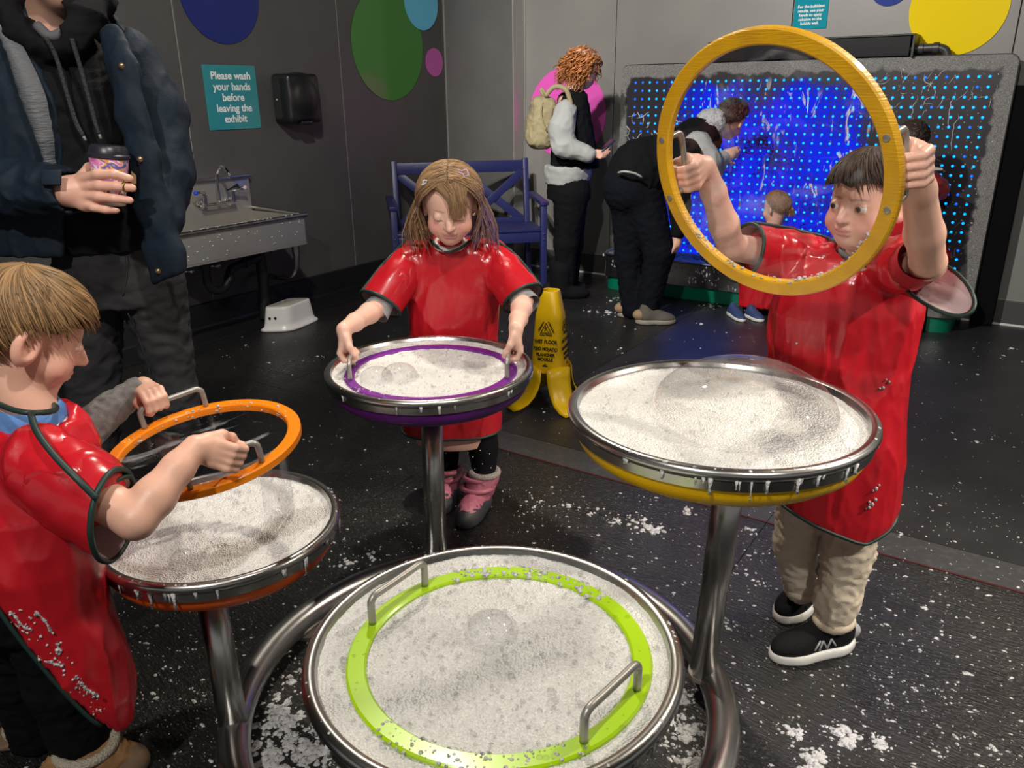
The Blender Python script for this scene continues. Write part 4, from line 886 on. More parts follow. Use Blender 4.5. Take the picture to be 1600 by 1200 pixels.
def eyes(parent, W, B, gaze, s, iris=(.09, .05, .03)):
    for q in (-1, 1):
        c = W(q * .0295, .0655, .003); g = nrm(gaze); a = nrm(np.cross(g, EZ)); R = np.stack([a, np.cross(g, a), g], 1)
        mb = MB().sphere(c, .0122 * s, 24, R, 24); L = (mb.v[0] - c) @ R; th_ = np.arccos(np.clip(L[:, 2] / (.0122 * s), -1, 1))
        col = np.where((th_ < .26)[:, None], (.01, .01, .01), np.where((th_ < .55)[:, None], iris, (.72, .68, .66)))
        obj('eye', mb, M['eye'], parent, col=col)
M['eye'] = mat('eye', (.8, .8, .8), .08, vcol=True)
def person_mesh(parent, VF, m=None, col=None, name='body'): return obj(name, VF, m or M['skin'], parent, col=col)
def fist(S, Bc, a, m, q, s=1.0, wrist=None, fr=.0068, bar=.006, thumb=1):
    """hand closed round a bar: Bc bar point, a bar axis (towards index finger), m wrist->bar, q back-of-hand side"""
    a = nrm(a); m = nrm(m - a * (np.dot(m, a))); q = nrm(q - a * np.dot(q, a) - m * np.dot(q, m)); P = lambda x, y, z: np.asarray(Bc) + (a * x + m * y + q * z) * s
    k = bar + fr
    for i, (o, ln) in enumerate(((-.0205, .86), (-.0068, .97), (.0070, 1.0), (.0205, .95))):
        S.chain([P(o * .9, -.030, .016), P(o, -.006, k + .012), P(o, .017 * ln, k + .004), P(o, .0205 * ln, -.006), P(o, .008, -k - .004), P(o, -.004, -k + .002)], np.array([.0085, .0084, .0074, .0070, .0064, .0056]) * s, .003 * s)
    S.ell(P(0, -.036, .011), np.array([.0285, .034, .0155]) * s, np.stack([a, m, q], 1), .008 * s)
    S.ell(P(.004, -.034, .001), np.array([.022, .028, .013]) * s, np.stack([a, m, q], 1), .008 * s)
    S.chain([P(.019 * thumb, -.050, .001), P(.030 * thumb, -.025, -.006), P(.028 * thumb, -.002, -.015), P(.016 * thumb, .012, -.021)], np.array([.012, .0098, .0082, .0068]) * s, .006 * s)
    w_ = P(0, -.068, .007)
    return w_
def strands(parent, paths, width, cols, name='hair', cap=None, m=None, n=4):
    mb = MB(); C = []
    for i, P in enumerate(paths):
        k = len(P); wd = width[i] if hasattr(width, '__len__') else width; r = wd * np.sin(np.linspace(.55, math.pi * .97, k)) ** .7
        mb.tube(P, r, n, cap=False); C.append(np.repeat(np.array(cols[i])[None] if np.ndim(cols[i]) == 1 else cols[i].repeat(n, 0) / 1, k * n, 0)[:k * n] if np.ndim(cols[i]) == 1 else np.repeat(cols[i], n, 0))
    if cap is not None:
        mb.add(*cap[:2]); C.append(np.repeat(np.array(cap[2])[None], len(cap[0]), 0))
    return obj(name, mb, m or M['hair'], parent, col=np.concatenate(C))
def cap_hair(parent, W0, B, c, s, pole, thmax, n, base, seed, rad=(.079, .096, .086), ctr=(0, -.008, .024), width=.0019, lift=.05, wav=.0, swirl=.0, len_=(.5, 1.0), light=1.35, jitter=1.0):
    """short combed hair: strands run from the crown over an ellipsoid to the hairline thmax(phi)"""
    r_ = np.random.default_rng(seed); p = nrm(pole); e1 = nrm(np.cross(p, V3(1, 0, 0)) * -1); e1 = nrm(V3(0, 1, 0) - p * p[1]); e2 = np.cross(p, e1)
    def pos(ph, t, h):
        d = p * np.cos(t)[:, None] + (e1 * np.cos(ph)[:, None] + e2 * np.sin(ph)[:, None]) * np.sin(t)[:, None]
        k = 1 / np.sqrt(((d / np.array(rad)) ** 2).sum(1)); L = np.array(ctr) + d * (k * h)[:, None]; return np.asarray(c) + (L * s) @ B.T
    paths = []; cols = []; wds = []
    for i in range(n):
        ph = r_.uniform(-math.pi, math.pi); tm = thmax(ph); L = r_.uniform(*len_); t1 = tm * (1 - .25 * r_.random() ** 2) + r_.normal(0, .055) * jitter
        if r_.random() < .6: t1 = r_.uniform(.35, 1.0) * tm
        t0 = max(.02, t1 - L); t = np.linspace(t0, t1, 9); h = 1.0 + lift * np.linspace(.1, .45, 9) * r_.uniform(.3, 1.2) + .012 * r_.random()
        h = h + .10 * lift * r_.normal() * np.linspace(0, 1, 9) ** 2; phv = ph + .22 * jitter * vnoise(np.array([[ph * 2.2, t1 * 1.5 + .3, seed + .5]]))[0] * np.linspace(-.3, 1, 9) + swirl * np.linspace(-.5, .5, 9) + r_.normal(0, .06) * np.linspace(0, 1, 9) + wav * np.sin(np.linspace(0, 6, 9) + r_.uniform(0, 6))
        paths.append(pos(phv, t, h)); k = r_.uniform(.65, light) * (1 + .25 * vnoise(np.array([[ph * 3, t1 * 2, seed]]))[0]); cols.append(np.array(base) * k); wds.append(width * s * r_.uniform(.6, 1.4))
    nt, npp = 14, 48; ph = np.linspace(-math.pi, math.pi, npp, endpoint=False); V = []
    for j in range(nt):
        t = np.array([thmax(x) * (j / (nt - 1)) * .97 for x in ph]); V.append(pos(ph, t, np.full(npp, 1.0)))
    f = [(j * npp + q, (j + 1) * npp + q, (j + 1) * npp + (q + 1) % npp, j * npp + (q + 1) % npp) for j in range(nt - 1) for q in range(npp)]
    return strands(parent, paths, wds, cols, cap=(np.concatenate(V), f, np.array(base) * .6))
def ruled(rings, closed=True):
    n = len(rings[0]); V = np.concatenate(rings); f = [(i * n + q, i * n + (q + 1) % n, (i + 1) * n + (q + 1) % n, (i + 1) * n + q) for i in range(len(rings) - 1) for q in range(n)]
    return V, f
def ring_pts(c, ax, rx, ry, n=40, up=(0, 0, 1)):
    B = basis(ax, up); th_ = np.linspace(0, 2 * np.pi, n, endpoint=False); return np.asarray(c) + rx * np.outer(np.cos(th_), B[:, 0]) + ry * np.outer(np.sin(th_), B[:, 2])
def blend_rings(keys, m=5):
    """smooth rings between key rings"""
    K = np.stack(keys); out = []
    for q in range(K.shape[1]): out.append(bez(K[:, q], m))
    return [np.array([o[i] for o in out]) for i in range(len(out[0]))]
def sleeve(parent, keys, m, amp=.004, sc=(26, 26, 26), seed=0, lining=True, pipe=.0042, m_in=None, name='sleeve'):
    R = blend_rings(keys, 6); V, f = ruled(R); n = len(R[0]); V, _ = fold((V, np.array(f)), np.repeat(np.sin(np.linspace(.3, math.pi * .93, len(R))), n) * amp, sc, seed)
    o = obj(name, (V, f), m, parent)
    if lining:
        ce = [r.mean(0) for r in R]; R2 = [ce[i] + (V[i * n:(i + 1) * n] - ce[i]) * .94 for i in range(len(R))]; V2, f2 = ruled(R2[::-1]); obj('lining', (V2, f2), m_in or M['lining'], parent)
    if pipe: obj('piping', MB().tube(V[-n:], pipe, 8, True), M['piping'], parent)
    return o
def rows_px(rows, dy=0): # (py, xl, xr, Y, ry) -> loft rows
    out = []
    for py, xl, xr, Y, ry in rows:
        a, b = at(xl, py, Y), at(xr, py, Y); out.append(((a[2] + b[2]) / 2, (a[0] + b[0]) / 2, Y, (b[0] - a[0]) / 2, ry))
    return out
def hem_pts(VF, c, nb=64, drop=0.0):
    """lower edge of a garment mesh, read off by angle around c"""
    V, Fq = VF; N = normals(V, Fq); a = np.arctan2(V[:, 1] - c[1], V[:, 0] - c[0]); out = []
    side = N[:, 2] > -.35
    for i in range(nb):
        t_ = -math.pi + (i + .5) * 2 * math.pi / nb; m = side & (np.abs((a - t_ + math.pi) % (2 * math.pi) - math.pi) < math.pi / nb * 1.2)
        if m.any(): k = np.flatnonzero(m); out.append(V[k[np.argmin(V[k, 2])]])
    P = np.array(out)
    for _ in range(2): P = .5 * P + .25 * (np.roll(P, 1, 0) + np.roll(P, -1, 0))
    d = P - np.array([c[0], c[1], 0]); d[:, 2] = 0; return P + d / np.linalg.norm(d, axis=1)[:, None] * .002
def on_mesh(V, px, py, lift=.001, tol=.009):
    """nearest surface point of a garment where a line from the viewpoint meets it"""
    d = nrm(Fv + Rv * (px - 800) / F_PX - Uv * (py - 600) / F_PX); R = V - CAM; t_ = R @ d; q = np.linalg.norm(R - t_[:, None] * d, axis=1); m = q < tol
    if not m.any(): return V[np.argmin(q)] - d * lift
    return CAM + d * (t_[m].min() + np.median(t_[m][t_[m] < t_[m].min() + .02]) - t_[m].min() - lift)
def loft_pt(rows, z, a, grow=0.0, pw=2.0):
    A = np.array(sorted(rows)); g = lambda i: np.interp(z, A[:, 0], A[:, i]); c, s_ = math.cos(a), math.sin(a); k = (abs(c) ** pw + abs(s_) ** pw) ** (-1 / pw)
    return V3(g(1) + (g(3) + grow) * c * k, g(2) + (g(4) + grow) * s_ * k, z)
def shoe(parent, heel, toe, w, h, m_up, m_sole, sole_h=.022, name='shoe', ankle=None, step=.005):
    heel, toe = V3(*heel), V3(*toe); d = toe - heel; L = np.linalg.norm(d[:2]); f = nrm(V3(d[0], d[1], 0)); z0 = heel[2]; rt = np.cross(f, EZ)
    lo = np.minimum(heel, toe) - .09; hi = np.maximum(heel, toe) + .09; hi[2] += h + .05
    S = SDF(lo, hi, step); P = lambda x, y, z: heel + f * (y * L) + rt * (x * w) + V3(0, 0, z)
    S.ell(P(0, .28, h * .45), (w * .46, L * .30, h * .55), np.stack([rt, f, EZ], 1), 0); S.ell(P(.05, .70, h * .30), (w * .50, L * .31, h * .36), np.stack([rt, f, EZ], 1), .03); S.cap(P(0, .20, h * .5), P(0, .22, h * 1.0), w * .38, w * .34, .02); S.cap(P(0, .30, h * .75), P(0, .68, h * .42), w * .30, w * .32, .02)
    S.cut((0, 0, -1), (0, 0, z0 + sole_h * .55)); up = obj(name, S.mesh(1), m_up, parent)
    S = SDF(lo, hi, step); S.ell(P(0, .25, sole_h * .5), (w * .50, L * .29, sole_h * 1.6), np.stack([rt, f, EZ], 1), 0); S.ell(P(.05, .70, sole_h * .5), (w * .545, L * .325, sole_h * 1.5), np.stack([rt, f, EZ], 1), .03); S.cap(P(0, .25, sole_h * .5), P(0, .7, sole_h * .5), w * .47, w * .47, .02)
    S.cut((0, 0, 1), (0, 0, z0 + sole_h)); S.cut((0, 0, -1), (0, 0, z0 + .001)); obj('sole', S.mesh(1), m_sole, up); return up, P
# ------------------------------------------------------------------ boy at right, holding the yellow hoop up
t = thing('person', 'boy in a red smock and beige trousers holding up the yellow hoop', 'person', (.74, 1.74, 0))
hf = nrm(V3(-.80, -.60, -.10)); hc = at(1352, 316, 1.70)
LH = YP(3.10, .018 / 2 + .04); RH = YP(6.24, .018 / 2 + .04)   # handle bars (image left / right)
ta = lambda a: nrm(YB @ V3(-math.sin(a), math.cos(a), 0))
S = SDF((.18, 1.15, 0), (1.05, 2.05, 1.42), .008, ([(.25, .40, .0032), (.50, 1.02, .0026)], [(1.18, 1.40, .0028), (1.48, 1.84, .0026)], [(1.00, 1.38, .0026)]))
hs = .96
B, W = head(S, hc, hf, (0.08, 0, 1), hs, lid=.0022)
S.cap(W(0, -.025, -.04), at(1352, 412, 1.76), .040, .044, .02)
shL, shR = at(1262, 408, 1.86), at(1398, 412, 1.68); el1, el2 = at(1142, 385, 1.76), at(1450, 412, 1.47)
tor = rows_px([(400, 1290, 1400, 1.77, .07), (440, 1240, 1425, 1.77, .085), (560, 1225, 1400, 1.77, .085), (700, 1225, 1385, 1.75, .09)])
S.loft(tor, .03)
# hands: bar axis points up to the index finger
aL = ta(3.10); aL = aL if aL[2] > 0 else -aL; aR = ta(6.24); aR = aR if aR[2] > 0 else -aR
wl_ = fist(S, LH - aL * .034, aL, nrm(V3(-.5, -.45, .5)), nrm(YB @ V3(0, 0, 1)) + V3(.9, -.2, 0), .97)
wr_ = fist(S, RH - aR * .008, aR, nrm(V3(-.35, -.55, .62)), nrm(V3(.9, -.45, .1)), 1.05)
for sh, el_, wr, k in ((shL, el1, wl_, 1.0), (shR, el2, wr_, 1.06)):
    S.chain([sh, (sh + el_) / 2, el_], np.array([.036, .034, .029]) * k, .012); S.chain([el_, el_ + (wr - el_) * .3, el_ + (wr - el_) * .7, wr], np.array([.029, .031, .025, .0205]) * k, .012)
S.chain([at(1258, 740, 1.80), at(1244, 850, 1.81), at(1252, 925, 1.80)], [.045, .034, .026], .02); S.chain([at(1340, 740, 1.76), at(1325, 860, 1.72), at(1303, 975, 1.675)], [.05, .040, .028], .02)
VF = S.mesh(1); col = np.repeat(SKIN[None], len(VF[0]), 0); paint_head(VF[0], col, B, hc, hs, brow=(.20, .11, .07))
person_mesh(t, VF, col=col); eyes(t, W, B, hf + V3(-.25, 0, -.12), hs)
# hair: dark brown, fringe swept over the brow
def tmR(ph):
    a = abs(ph); return (.17 if -1.1 < ph < .25 else .05 * (a < 1)) + .05 * math.sin(ph * 9) * (a < 1.2) + np.interp(a, [0, .5, .9, 1.3, 1.7, 2.3, 3.15], [1.44, 1.42, 1.45, 1.55, 1.42, 1.95, 2.10])
cap_hair(t, W, B, hc, hs, (.0, -.28, 1), tmR, 1500, (.050, .030, .020), 3, width=.0021, swirl=.35, len_=(.6, 1.25), lift=.13, rad=(.081, .098, .088))
# smock
red = M['vinyl']; rows = rows_px([(384, 1300, 1395, 1.76, .055), (398, 1262, 1412, 1.77, .075), (430, 1226, 1436, 1.77, .095), (480, 1206, 1437, 1.77, .105), (560, 1203, 1417, 1.77, .11), (640, 1205, 1410, 1.76, .115), (720, 1207, 1404, 1.75, .12), (790, 1212, 1396, 1.74, .12), (870, 1222, 1372, 1.73, .11)])
S = SDF((.45, 1.55, .2), (1.15, 2.05, 1.2), .0055); S.loft(rows, 0, pw=2.3); S.cap(shL, (shL + el1) / 2, .062, .060, .03); S.cap(shR, shR + (el2 - shR) * .4, .060, .060, .03)
S.cap(at(1350, 360, 1.74), at(1347, 402, 1.725), .060, .046, .01, 'sub')
h1, h2 = at(1205, 780, 1.72), at(1345, 834, 1.70); hn = np.cross(h2 - h1, V3(.0, 1, 0)); hn = hn if hn[2] < 0 else -hn
S.cut(hn, h2); S.cut((.55, 0, -1), at(1388, 815, 1.7), .04)
VF = S.mesh(2); VF = fold(VF, .0075 * np.clip((VF[0][:, 2] - .3) * 3, .3, 1), (11, 11, 2.4), 5); VF = fold(VF, .0016, (30, 30, 9), 15); sm = obj('smock', VF, red, t)
hp = hem_pts(VF, at(1310, 800, 1.735))
obj('piping', MB().tube(np.array(hp), .0045, 8, True), M['piping'], sm)
# image-right sleeve flares open round the raised arm
cuff = [at(*p) for p in ((1394, 400, 1.63), (1400, 430, 1.60), (1422, 458, 1.55), (1455, 480, 1.50), (1490, 493, 1.46), (1514, 490, 1.44), (1523, 474, 1.45), (1516, 452, 1.49), (1498, 430, 1.54), (1472, 412, 1.60), (1440, 397, 1.66), (1412, 392, 1.66))]
cuff = bez(cuff, 4, True); n = len(cuff); cc_ = cuff.mean(0)
k0 = shR + V3(-.015, .03, -.02); mid_ = (cuff - cc_) * .78 + (k0 * .42 + cc_ * .58); st_ = (cuff - cc_) * .72 + k0
sleeve(sm, [st_, mid_, cuff], red, .003, (30, 30, 30), 2)
inn = [ring_pts(shR + (el2 - shR) * q, el2 - shR, r, r, 36) for q, r in ((.35, .045), (.7, .047), (1.0, .045))]
i2 = ring_pts(el2 + (wr_ - el2) * .10, wr_ - el2, .040, .040, 36)
sleeve(sm, inn[:2] + [ring_pts(el2 + V3(-.01, .0, .012), (el2 - shR) + (wr_ - el2), .044, .044, 36)], mat('shirt_red', (.42, .012, .02), .6), .003, (40, 40, 40), 4, True, .0, mat('shirt_red_inner', (.35, .01, .018), .6), name='inner_sleeve')
# image-left sleeve along the raised upper arm
c2 = el1 + (shL - el1) * .16; ax_ = el1 - shL
keys = [ring_pts(shL + V3(.02, 0, -.01), ax_, .062, .066, 40), ring_pts((shL + c2) / 2 + V3(0, 0, -.004), ax_, .060, .066, 40), ring_pts(c2 + V3(0, 0, -.008), ax_ + V3(0, 0, .02), .058, .066, 40)]
sleeve(sm, keys, red, .005, (24, 24, 24), 8)
top_ = [k[np.argmax(k[:, 2])] + V3(0, 0, .002) for k in blend_rings(keys, 5)][::-1] + [at(1300, 384, 1.78), at(1312, 381, 1.75)]
obj('piping', MB().tube(bez(top_[::2] + [top_[-1]], 4), .0042, 8), M['piping'], sm)
obj('piping', MB().tube(bez([at(1388, 386, 1.75), at(1400, 392, 1.72), at(1420, 396, 1.69)], 5), .0042, 8), M['piping'], sm)
# grey shirt collar
obj('collar', MB().tube(ring_pts(at(1347, 396, 1.735), V3(0, -.25, 1), .043, .046, 40, (0, 1, 0)), .007, 8, True), mat('collar_grey', (.20, .21, .22), .8), t)
# trousers
beige = mat('trousers_beige', (.66, .57, .45), .8, noise=(9, (.54, .44, .33), .5, .75), bump=(300, .15, 'noise'))
S = SDF((.4, 1.5, 0), (1.05, 2.0, .62), .006)
S.chain([at(1258, 735, 1.80), at(1243, 850, 1.81), at(1250, 918, 1.80)], [.068, .052, .042], .02); S.chain([at(1342, 735, 1.76), at(1325, 860, 1.72), at(1308, 935, 1.69), at(1303, 962, 1.675)], [.073, .060, .052, .046], .02)
VF = S.mesh(2); VF = fold(VF, .005, (22, 22, 34), 9); tr_ = obj('trousers', VF, beige, t)
obj('cuff', MB().tube(ring_pts(at(1303, 968, 1.675), V3(-.15, 0, 1), .040, .040, 36, (0, 1, 0)), .012, 10, True), beige, tr_); obj('cuff', MB().tube(ring_pts(at(1251, 922, 1.80), V3(.1, 0, 1), .036, .036, 36, (0, 1, 0)), .010, 10, True), beige, tr_)
blk = mat('shoe_black', (.008, .008, .009), .8, spec=.2, bump=(120, .2, 'noise')); wht = mat('shoe_white', (.74, .73, .70), .4); gry = mat('shoe_grey', (.42, .43, .42), .4)
hl, to = ground(1325, 1001), ground(1210, 1040); sh_, P = shoe(t, (hl[0] + .0, hl[1] - .01, .0), (to[0], to[1] + .015, .0), .082, .105, blk, wht, .03)
hs_ = MB(); SV = np.array([v.co[:] for v in sh_.data.vertices]) + base_of(sh_); O0 = P(0, 0, 0); rt_ = nrm(P(1, 0, 0) - O0); ft_ = nrm(P(0, 1, 0) - O0); Ln = np.linalg.norm(P(0, 1, 0) - O0); SL = np.c_[(SV - O0) @ rt_, (SV - O0) @ ft_ / Ln, SV[:, 2]]
def sidept(y, z):
    k = np.argsort(np.hypot((SL[:, 1] - y) * Ln, SL[:, 2] - z) + (SL[:, 0] > -.005) * 9)[:6]; return O0 + rt_ * (SL[k, 0].min() - .0005) + ft_ * (y * Ln) + EZ * z
for a, b in (((.60, .038), (.53, .062)), ((.50, .060), (.44, .036)), ((.44, .036), (.40, .062)), ((.54, .034), (.50, .060)), ((.40, .062), (.34, .040))):
    hs_.tube([sidept(a[0] + (b[0] - a[0]) * q, a[1] + (b[1] - a[1]) * q) for q in (0, .5, 1)], .0026, 6)
obj('side_emblem', hs_, gry, sh_); obj('tongue_tag', MB().box(P(.0, .52, .082), (.011, .006, .002), np.stack([nrm(P(1, 0, 0) - P(0, 0, 0)), nrm(P(0, 1, 0) - P(0, 0, 0)), EZ], 1) @ np.array(Matrix.Rotation(-.5, 3, 'X'))), gry, sh_)
obj('heel_counter', MB().sphere(P(0, .06, .045), (.034, .022, .026), 20), gry, sh_)
hl, to = ground(1282, 922), ground(1222, 982); sh2, P2 = shoe(t, (hl[0], hl[1] - .01, .0), (to[0], to[1] + .02, .0), .080, .105, blk, wht, .03)
obj('tongue_tag', MB().box(P2(.0, .54, .080), (.010, .006, .002), np.eye(3)), gry, sh2)
# ring suds: wet foam on the smock
fm = MB(); r_ = np.random.default_rng(4)
for px, py, q in ((1372, 773, 3), (1364, 775, 1), (1362, 795, 4), (1358, 800, 3), (1280, 420, 1), (1235, 560, 1), (1390, 610, 2), (1375, 622, 2)):
    for _ in range(q):
        p = at(px + r_.normal(0, 3), py + r_.normal(0, 3), 1.6); a = -1.1; best = min((np.linalg.norm(np.cross(loft_pt(rows, p[2], a_, .004, 2.3) - CAM, nrm(p - CAM))), a_) for a_ in np.linspace(-2.6, .2, 60))
        for zz in (loft_pt(rows, p[2], best[1], .004, 2.3),): fm.sphere(zz, .0035 * r_.uniform(.5, 1.3), 6)
fo_ = obj('foam_spots', fm, M['foam_speck'], sm); fo_['kind'] = 'stuff'
# ------------------------------------------------------------------ girl in the middle, gripping the purple hoop
t = thing('person', 'girl with long light brown hair in a red smock behind the purple basin', 'person', (-.17, 2.5, 0))
hf = nrm(V3(.02, -.90, -.36)); hc = at(703, 321, 2.37); hs = 1.06; hup = (0, -.5, .86)
S = SDF((-.55, 1.95, 0), (.22, 2.75, 1.22), .009, ([(-.48, -.37, .0032), (-.28, .16, .0028)], [(2.0, 2.18, .0032), (2.22, 2.50, .0026)], [(.62, .80, .0032), (.90, 1.19, .0026)]))
B, W = head(S, hc, hf, (0, 0, 1), hs, lid=-.0062)
S.cap(W(0, -.03, -.04), at(703, 402, 2.49), .036, .036, .02)
shL, shR = at(648, 402, 2.50), at(768, 400, 2.50); el1, el2 = at(592, 480, 2.36), at(818, 470, 2.36)
S.loft(rows_px([(410, 655, 755, 2.52, .05), (450, 640, 770, 2.52, .08), (600, 645, 770, 2.53, .085), (690, 650, 770, 2.53, .085)]), .03)
LH, RH = PP(3.24, .058) + V3(0, .03, 0), PP(-.10, .058) + V3(0, .03, 0)
wl_ = fist(S, LH, V3(.05, -1, 0) * -1 * -1, nrm(V3(.08, -.35, -.9)), V3(-.75, .0, .55), .98, thumb=1)
wr_ = fist(S, RH, V3(.0, -1, 0), nrm(V3(-.08, -.35, -.9)), V3(.75, .0, .55), .98, thumb=1)
for sh, el_, wr in ((shL, el1, wl_), (shR, el2, wr_)):
    S.chain([sh, (sh + el_) / 2, el_], [.036, .033, .028], .012); S.chain([el_, el_ + (wr - el_) * .3, el_ + (wr - el_) * .7, wr], [.028, .030, .025, .0205], .012)
S.chain([at(690, 690, 2.55), at(697, 742, 2.555)], [.045, .03], .02); S.chain([at(752, 690, 2.53), at(757, 745, 2.475)], [.045, .03], .02)
VF = S.mesh(1); col = np.repeat((SKIN * V3(1.04, 1.08, 1.1))[None], len(VF[0]), 0); paint_head(VF[0], col, B, hc, hs, brow=(.30, .18, .11), lips=(.66, .27, .25), cheek=.6)
L = (VF[0] - hc) @ B / hs
for q in (-1, 1):  # lash line under the lowered lids
    d = np.sqrt((((L - V3(q * .0300, .078, -.0050)) / V3(.0140, .014, .0026)) ** 2).sum(1)); k = np.clip(1.3 - d, 0, .5)[:, None] * 1.7; col = col * (1 - k) + V3(.10, .055, .04) * k
person_mesh(t, VF, col=col); eyes(t, W, B, hf + V3(0, 0, -.6), hs)
red = M['vinyl']
rows = rows_px([(372, 664, 742, 2.48, .05), (392, 634, 776, 2.49, .075), (412, 622, 792, 2.50, .09), (450, 634, 782, 2.51, .10), (525, 638, 776, 2.53, .105), (600, 634, 780, 2.54, .11), (650, 632, 783, 2.54, .11), (692, 628, 781, 2.54, .11)])
S = SDF((-.50, 2.2, .08), (.25, 2.8, 1.1), .0055); S.loft(rows, 0, pw=2.3)
S.cap(shL + V3(0, 0, -.01), shL + (el1 - shL) * .45, .064, .064, .03); S.cap(shR + V3(0, 0, -.01), shR + (el2 - shR) * .45, .064, .064, .03)
S.cap(at(704, 340, 2.37), at(703, 366, 2.41), .054, .042, .008, 'sub')
hz = at(700, 690, 2.43)[2]; S.cut((0, 0, -1), (0, 0, hz))
VF = fold(S.mesh(2), .0062, (11, 11, 2.6), 21); VF = fold(VF, .0012, (30, 30, 9), 25); sm = obj('smock', VF, red, t)
obj('piping', MB().tube(hem_pts(VF, at(706, 690, 2.54)), .0045, 8, True), M['piping'], sm)
nk = [at(*p) for p in ((667, 371, 2.455), (674, 377, 2.42), (686, 388, 2.398), (702, 393, 2.388), (717, 389, 2.393), (731, 380, 2.41), (740, 370, 2.45), (744, 366, 2.47))]
obj('piping', MB().tube(bez(nk, 5), .0048, 8), M['piping'], sm)
for sh, el_, q in ((shL, el1, -1), (shR, el2, 1)):
    ax_ = el_ - sh; ce = sh + ax_ * .86
    keys = [ring_pts(sh + V3(-.0 * q, 0, -.012), ax_, .060, .066), ring_pts(sh + ax_ * .42, ax_, .064, .068), ring_pts(ce + V3(q * .012, 0, -.012), ax_ + V3(0, 0, -.04), .066, .070)]
    sleeve(sm, keys, red, .005, (22, 22, 22), 30 + q, pipe=.0045)
    tp = [k[np.argmax(k[:, 0] * q * .9 + k[:, 2])] + V3(0, 0, .001) for k in blend_rings(keys, 5)]
    obj('piping', MB().tube(bez([at(703 + q * 44, 360 if q > 0 else 362, 2.46), at(703 + q * 64, 371, 2.47)] + tp[2:], 3), .0042, 8), M['piping'], sm)
    obj('cuff_lining', MB().lathe([(.034, -.03), (.040, .0), (.044, .028)], el_ - ax_ * .02, 30, basis(np.cross(ax_, V3(0, 1, 0)), ax_)[:, [0, 1, 2]]), mat('grey_marl', (.36, .36, .37), .85, noise=(60, (.26, .26, .27), .4, .7)), sm)
obj('collar', MB().tube(ring_pts(at(703, 380, 2.435), V3(0, -.3, 1), .044, .044, 40, (0, 1, 0)), .009, 8, True), mat('collar_pale', (.62, .60, .57), .8), t)
# hair: parted, hanging past the ears, one lock over the forehead; lilac tips on one side
r_ = np.random.default_rng(12); paths = []; cols = []; wd = []
RADH = V3(.084, .100, .087) * hs; CT = V3(0, -.010, .024) * hs; down = B.T @ V3(0, 0, -1)
def surf(d, h=1.0): return CT + d * (h / math.sqrt(((d / RADH) ** 2).sum()))
base = V3(.27, .165, .085)
for i in range(1500):
    y0 = r_.uniform(-.085, .058) * hs; side = -1 if r_.random() < .48 else 1
    a0 = V3(side * r_.uniform(.0, .03), y0 * 10, 1 - abs(y0) * 3.5); a0 = nrm(a0)
    fr = y0 > .035 * hs; k = 18; h = 1.0 + .05 * r_.random() + .02 * (i % 3)
    ln = (r_.uniform(.20, .30) if not fr else r_.uniform(.15, .25)) + .03 * (r_.random() < .1)
    tgt = nrm(V3(side, .35 * r_.normal(0, 1) * .5 + (y0 * 5 - .1) * (1 if not fr else .55), -.18)); pts = []; turned = False; p = surf(a0, h); s_ = 0
    for j in range(k):
        q = j / (k - 1); arc = q * ln * 1.0; th_ = arc / .088; om = math.acos(np.clip(a0 @ tgt, -1, 1))
        if th_ < om: d = (math.sin(om - th_) * a0 + math.sin(th_) * tgt) / math.sin(om); p = surf(d, h + .06 * q)
        else: p = pts[-1] + (down * .93 + V3(side * (.15 + .22 * math.sin(i * 2.3) - .25 * (q > .8) + .12 * math.sin(q * 9 + i)), .10 * math.sin(i * 1.7), 0) + B.T @ V3(0, .12, 0)) * (ln / (k - 1))
        pts.append(p + r_.normal(0, .0006, 3)); drift = 0
    paths.append(hc + np.array(pts) @ B.T); c = base * r_.uniform(.62, 1.5); C = np.repeat(c[None], k, 0)
    if (side < 0 and r_.random() < .6) or r_.random() < .10:
        w_ = np.clip((np.linspace(0, 1, k) - .35) * 2, 0, .75)[:, None]; C = C * (1 - w_) + V3(.22, .13, .30) * r_.uniform(.7, 1.4) * w_
    cols.append(C); wd.append(.0019 * r_.uniform(.5, 1.3))
for i in range(300):  # fringe lock swept over the image-right brow
    fx = r_.random(); a0 = nrm(V3(.42 - .95 * fx + r_.normal(0, .07), .66 + r_.normal(0, .05), .72)); ex = -(.001 + .050 * fx + r_.normal(0, .003)); end = V3(ex, .088 + ex * .35, r_.uniform(-.004, .030) + .012 * abs(fx - .45) * 2) * hs; h = 1.02 + .06 * r_.random(); A = surf(a0, h); mid_ = surf(nrm(V3(-.15 + ex * 6, .95, .36)), h + .05)
    q = np.linspace(0, 1, 12)[:, None]; P = A * (1 - q) ** 2 + 2 * mid_ * q * (1 - q) + (end + V3(0, .004, 0)) * q ** 2
    paths.append(hc + (P + r_.normal(0, .0004, P.shape)) @ B.T); cols.append(np.repeat((base * r_.uniform(.75, 1.35))[None], 12, 0)); wd.append(.0017 * r_.uniform(.6, 1.2))
nt, npp = 16, 48; Vc = []
for j in range(nt):
    for ph in np.linspace(-math.pi, math.pi, npp, endpoint=False):
        tm = np.interp(abs(ph), [0, .5, .95, 1.5, 3.15], [.78, .80, 1.1, 1.55, 2.05]); d = V3(math.sin(ph) * math.sin(tm * j / (nt - 1)), math.cos(ph) * math.sin(tm * j / (nt - 1)), math.cos(tm * j / (nt - 1))); Vc.append(hc + B @ surf(d, .985))
fc_ = [(j * npp + q, (j + 1) * npp + q, (j + 1) * npp + (q + 1) % npp, j * npp + (q + 1) % npp) for j in range(nt - 1) for q in range(npp)]
hair_ = strands(t, paths, wd, cols, cap=(np.array(Vc), fc_, base * .6))
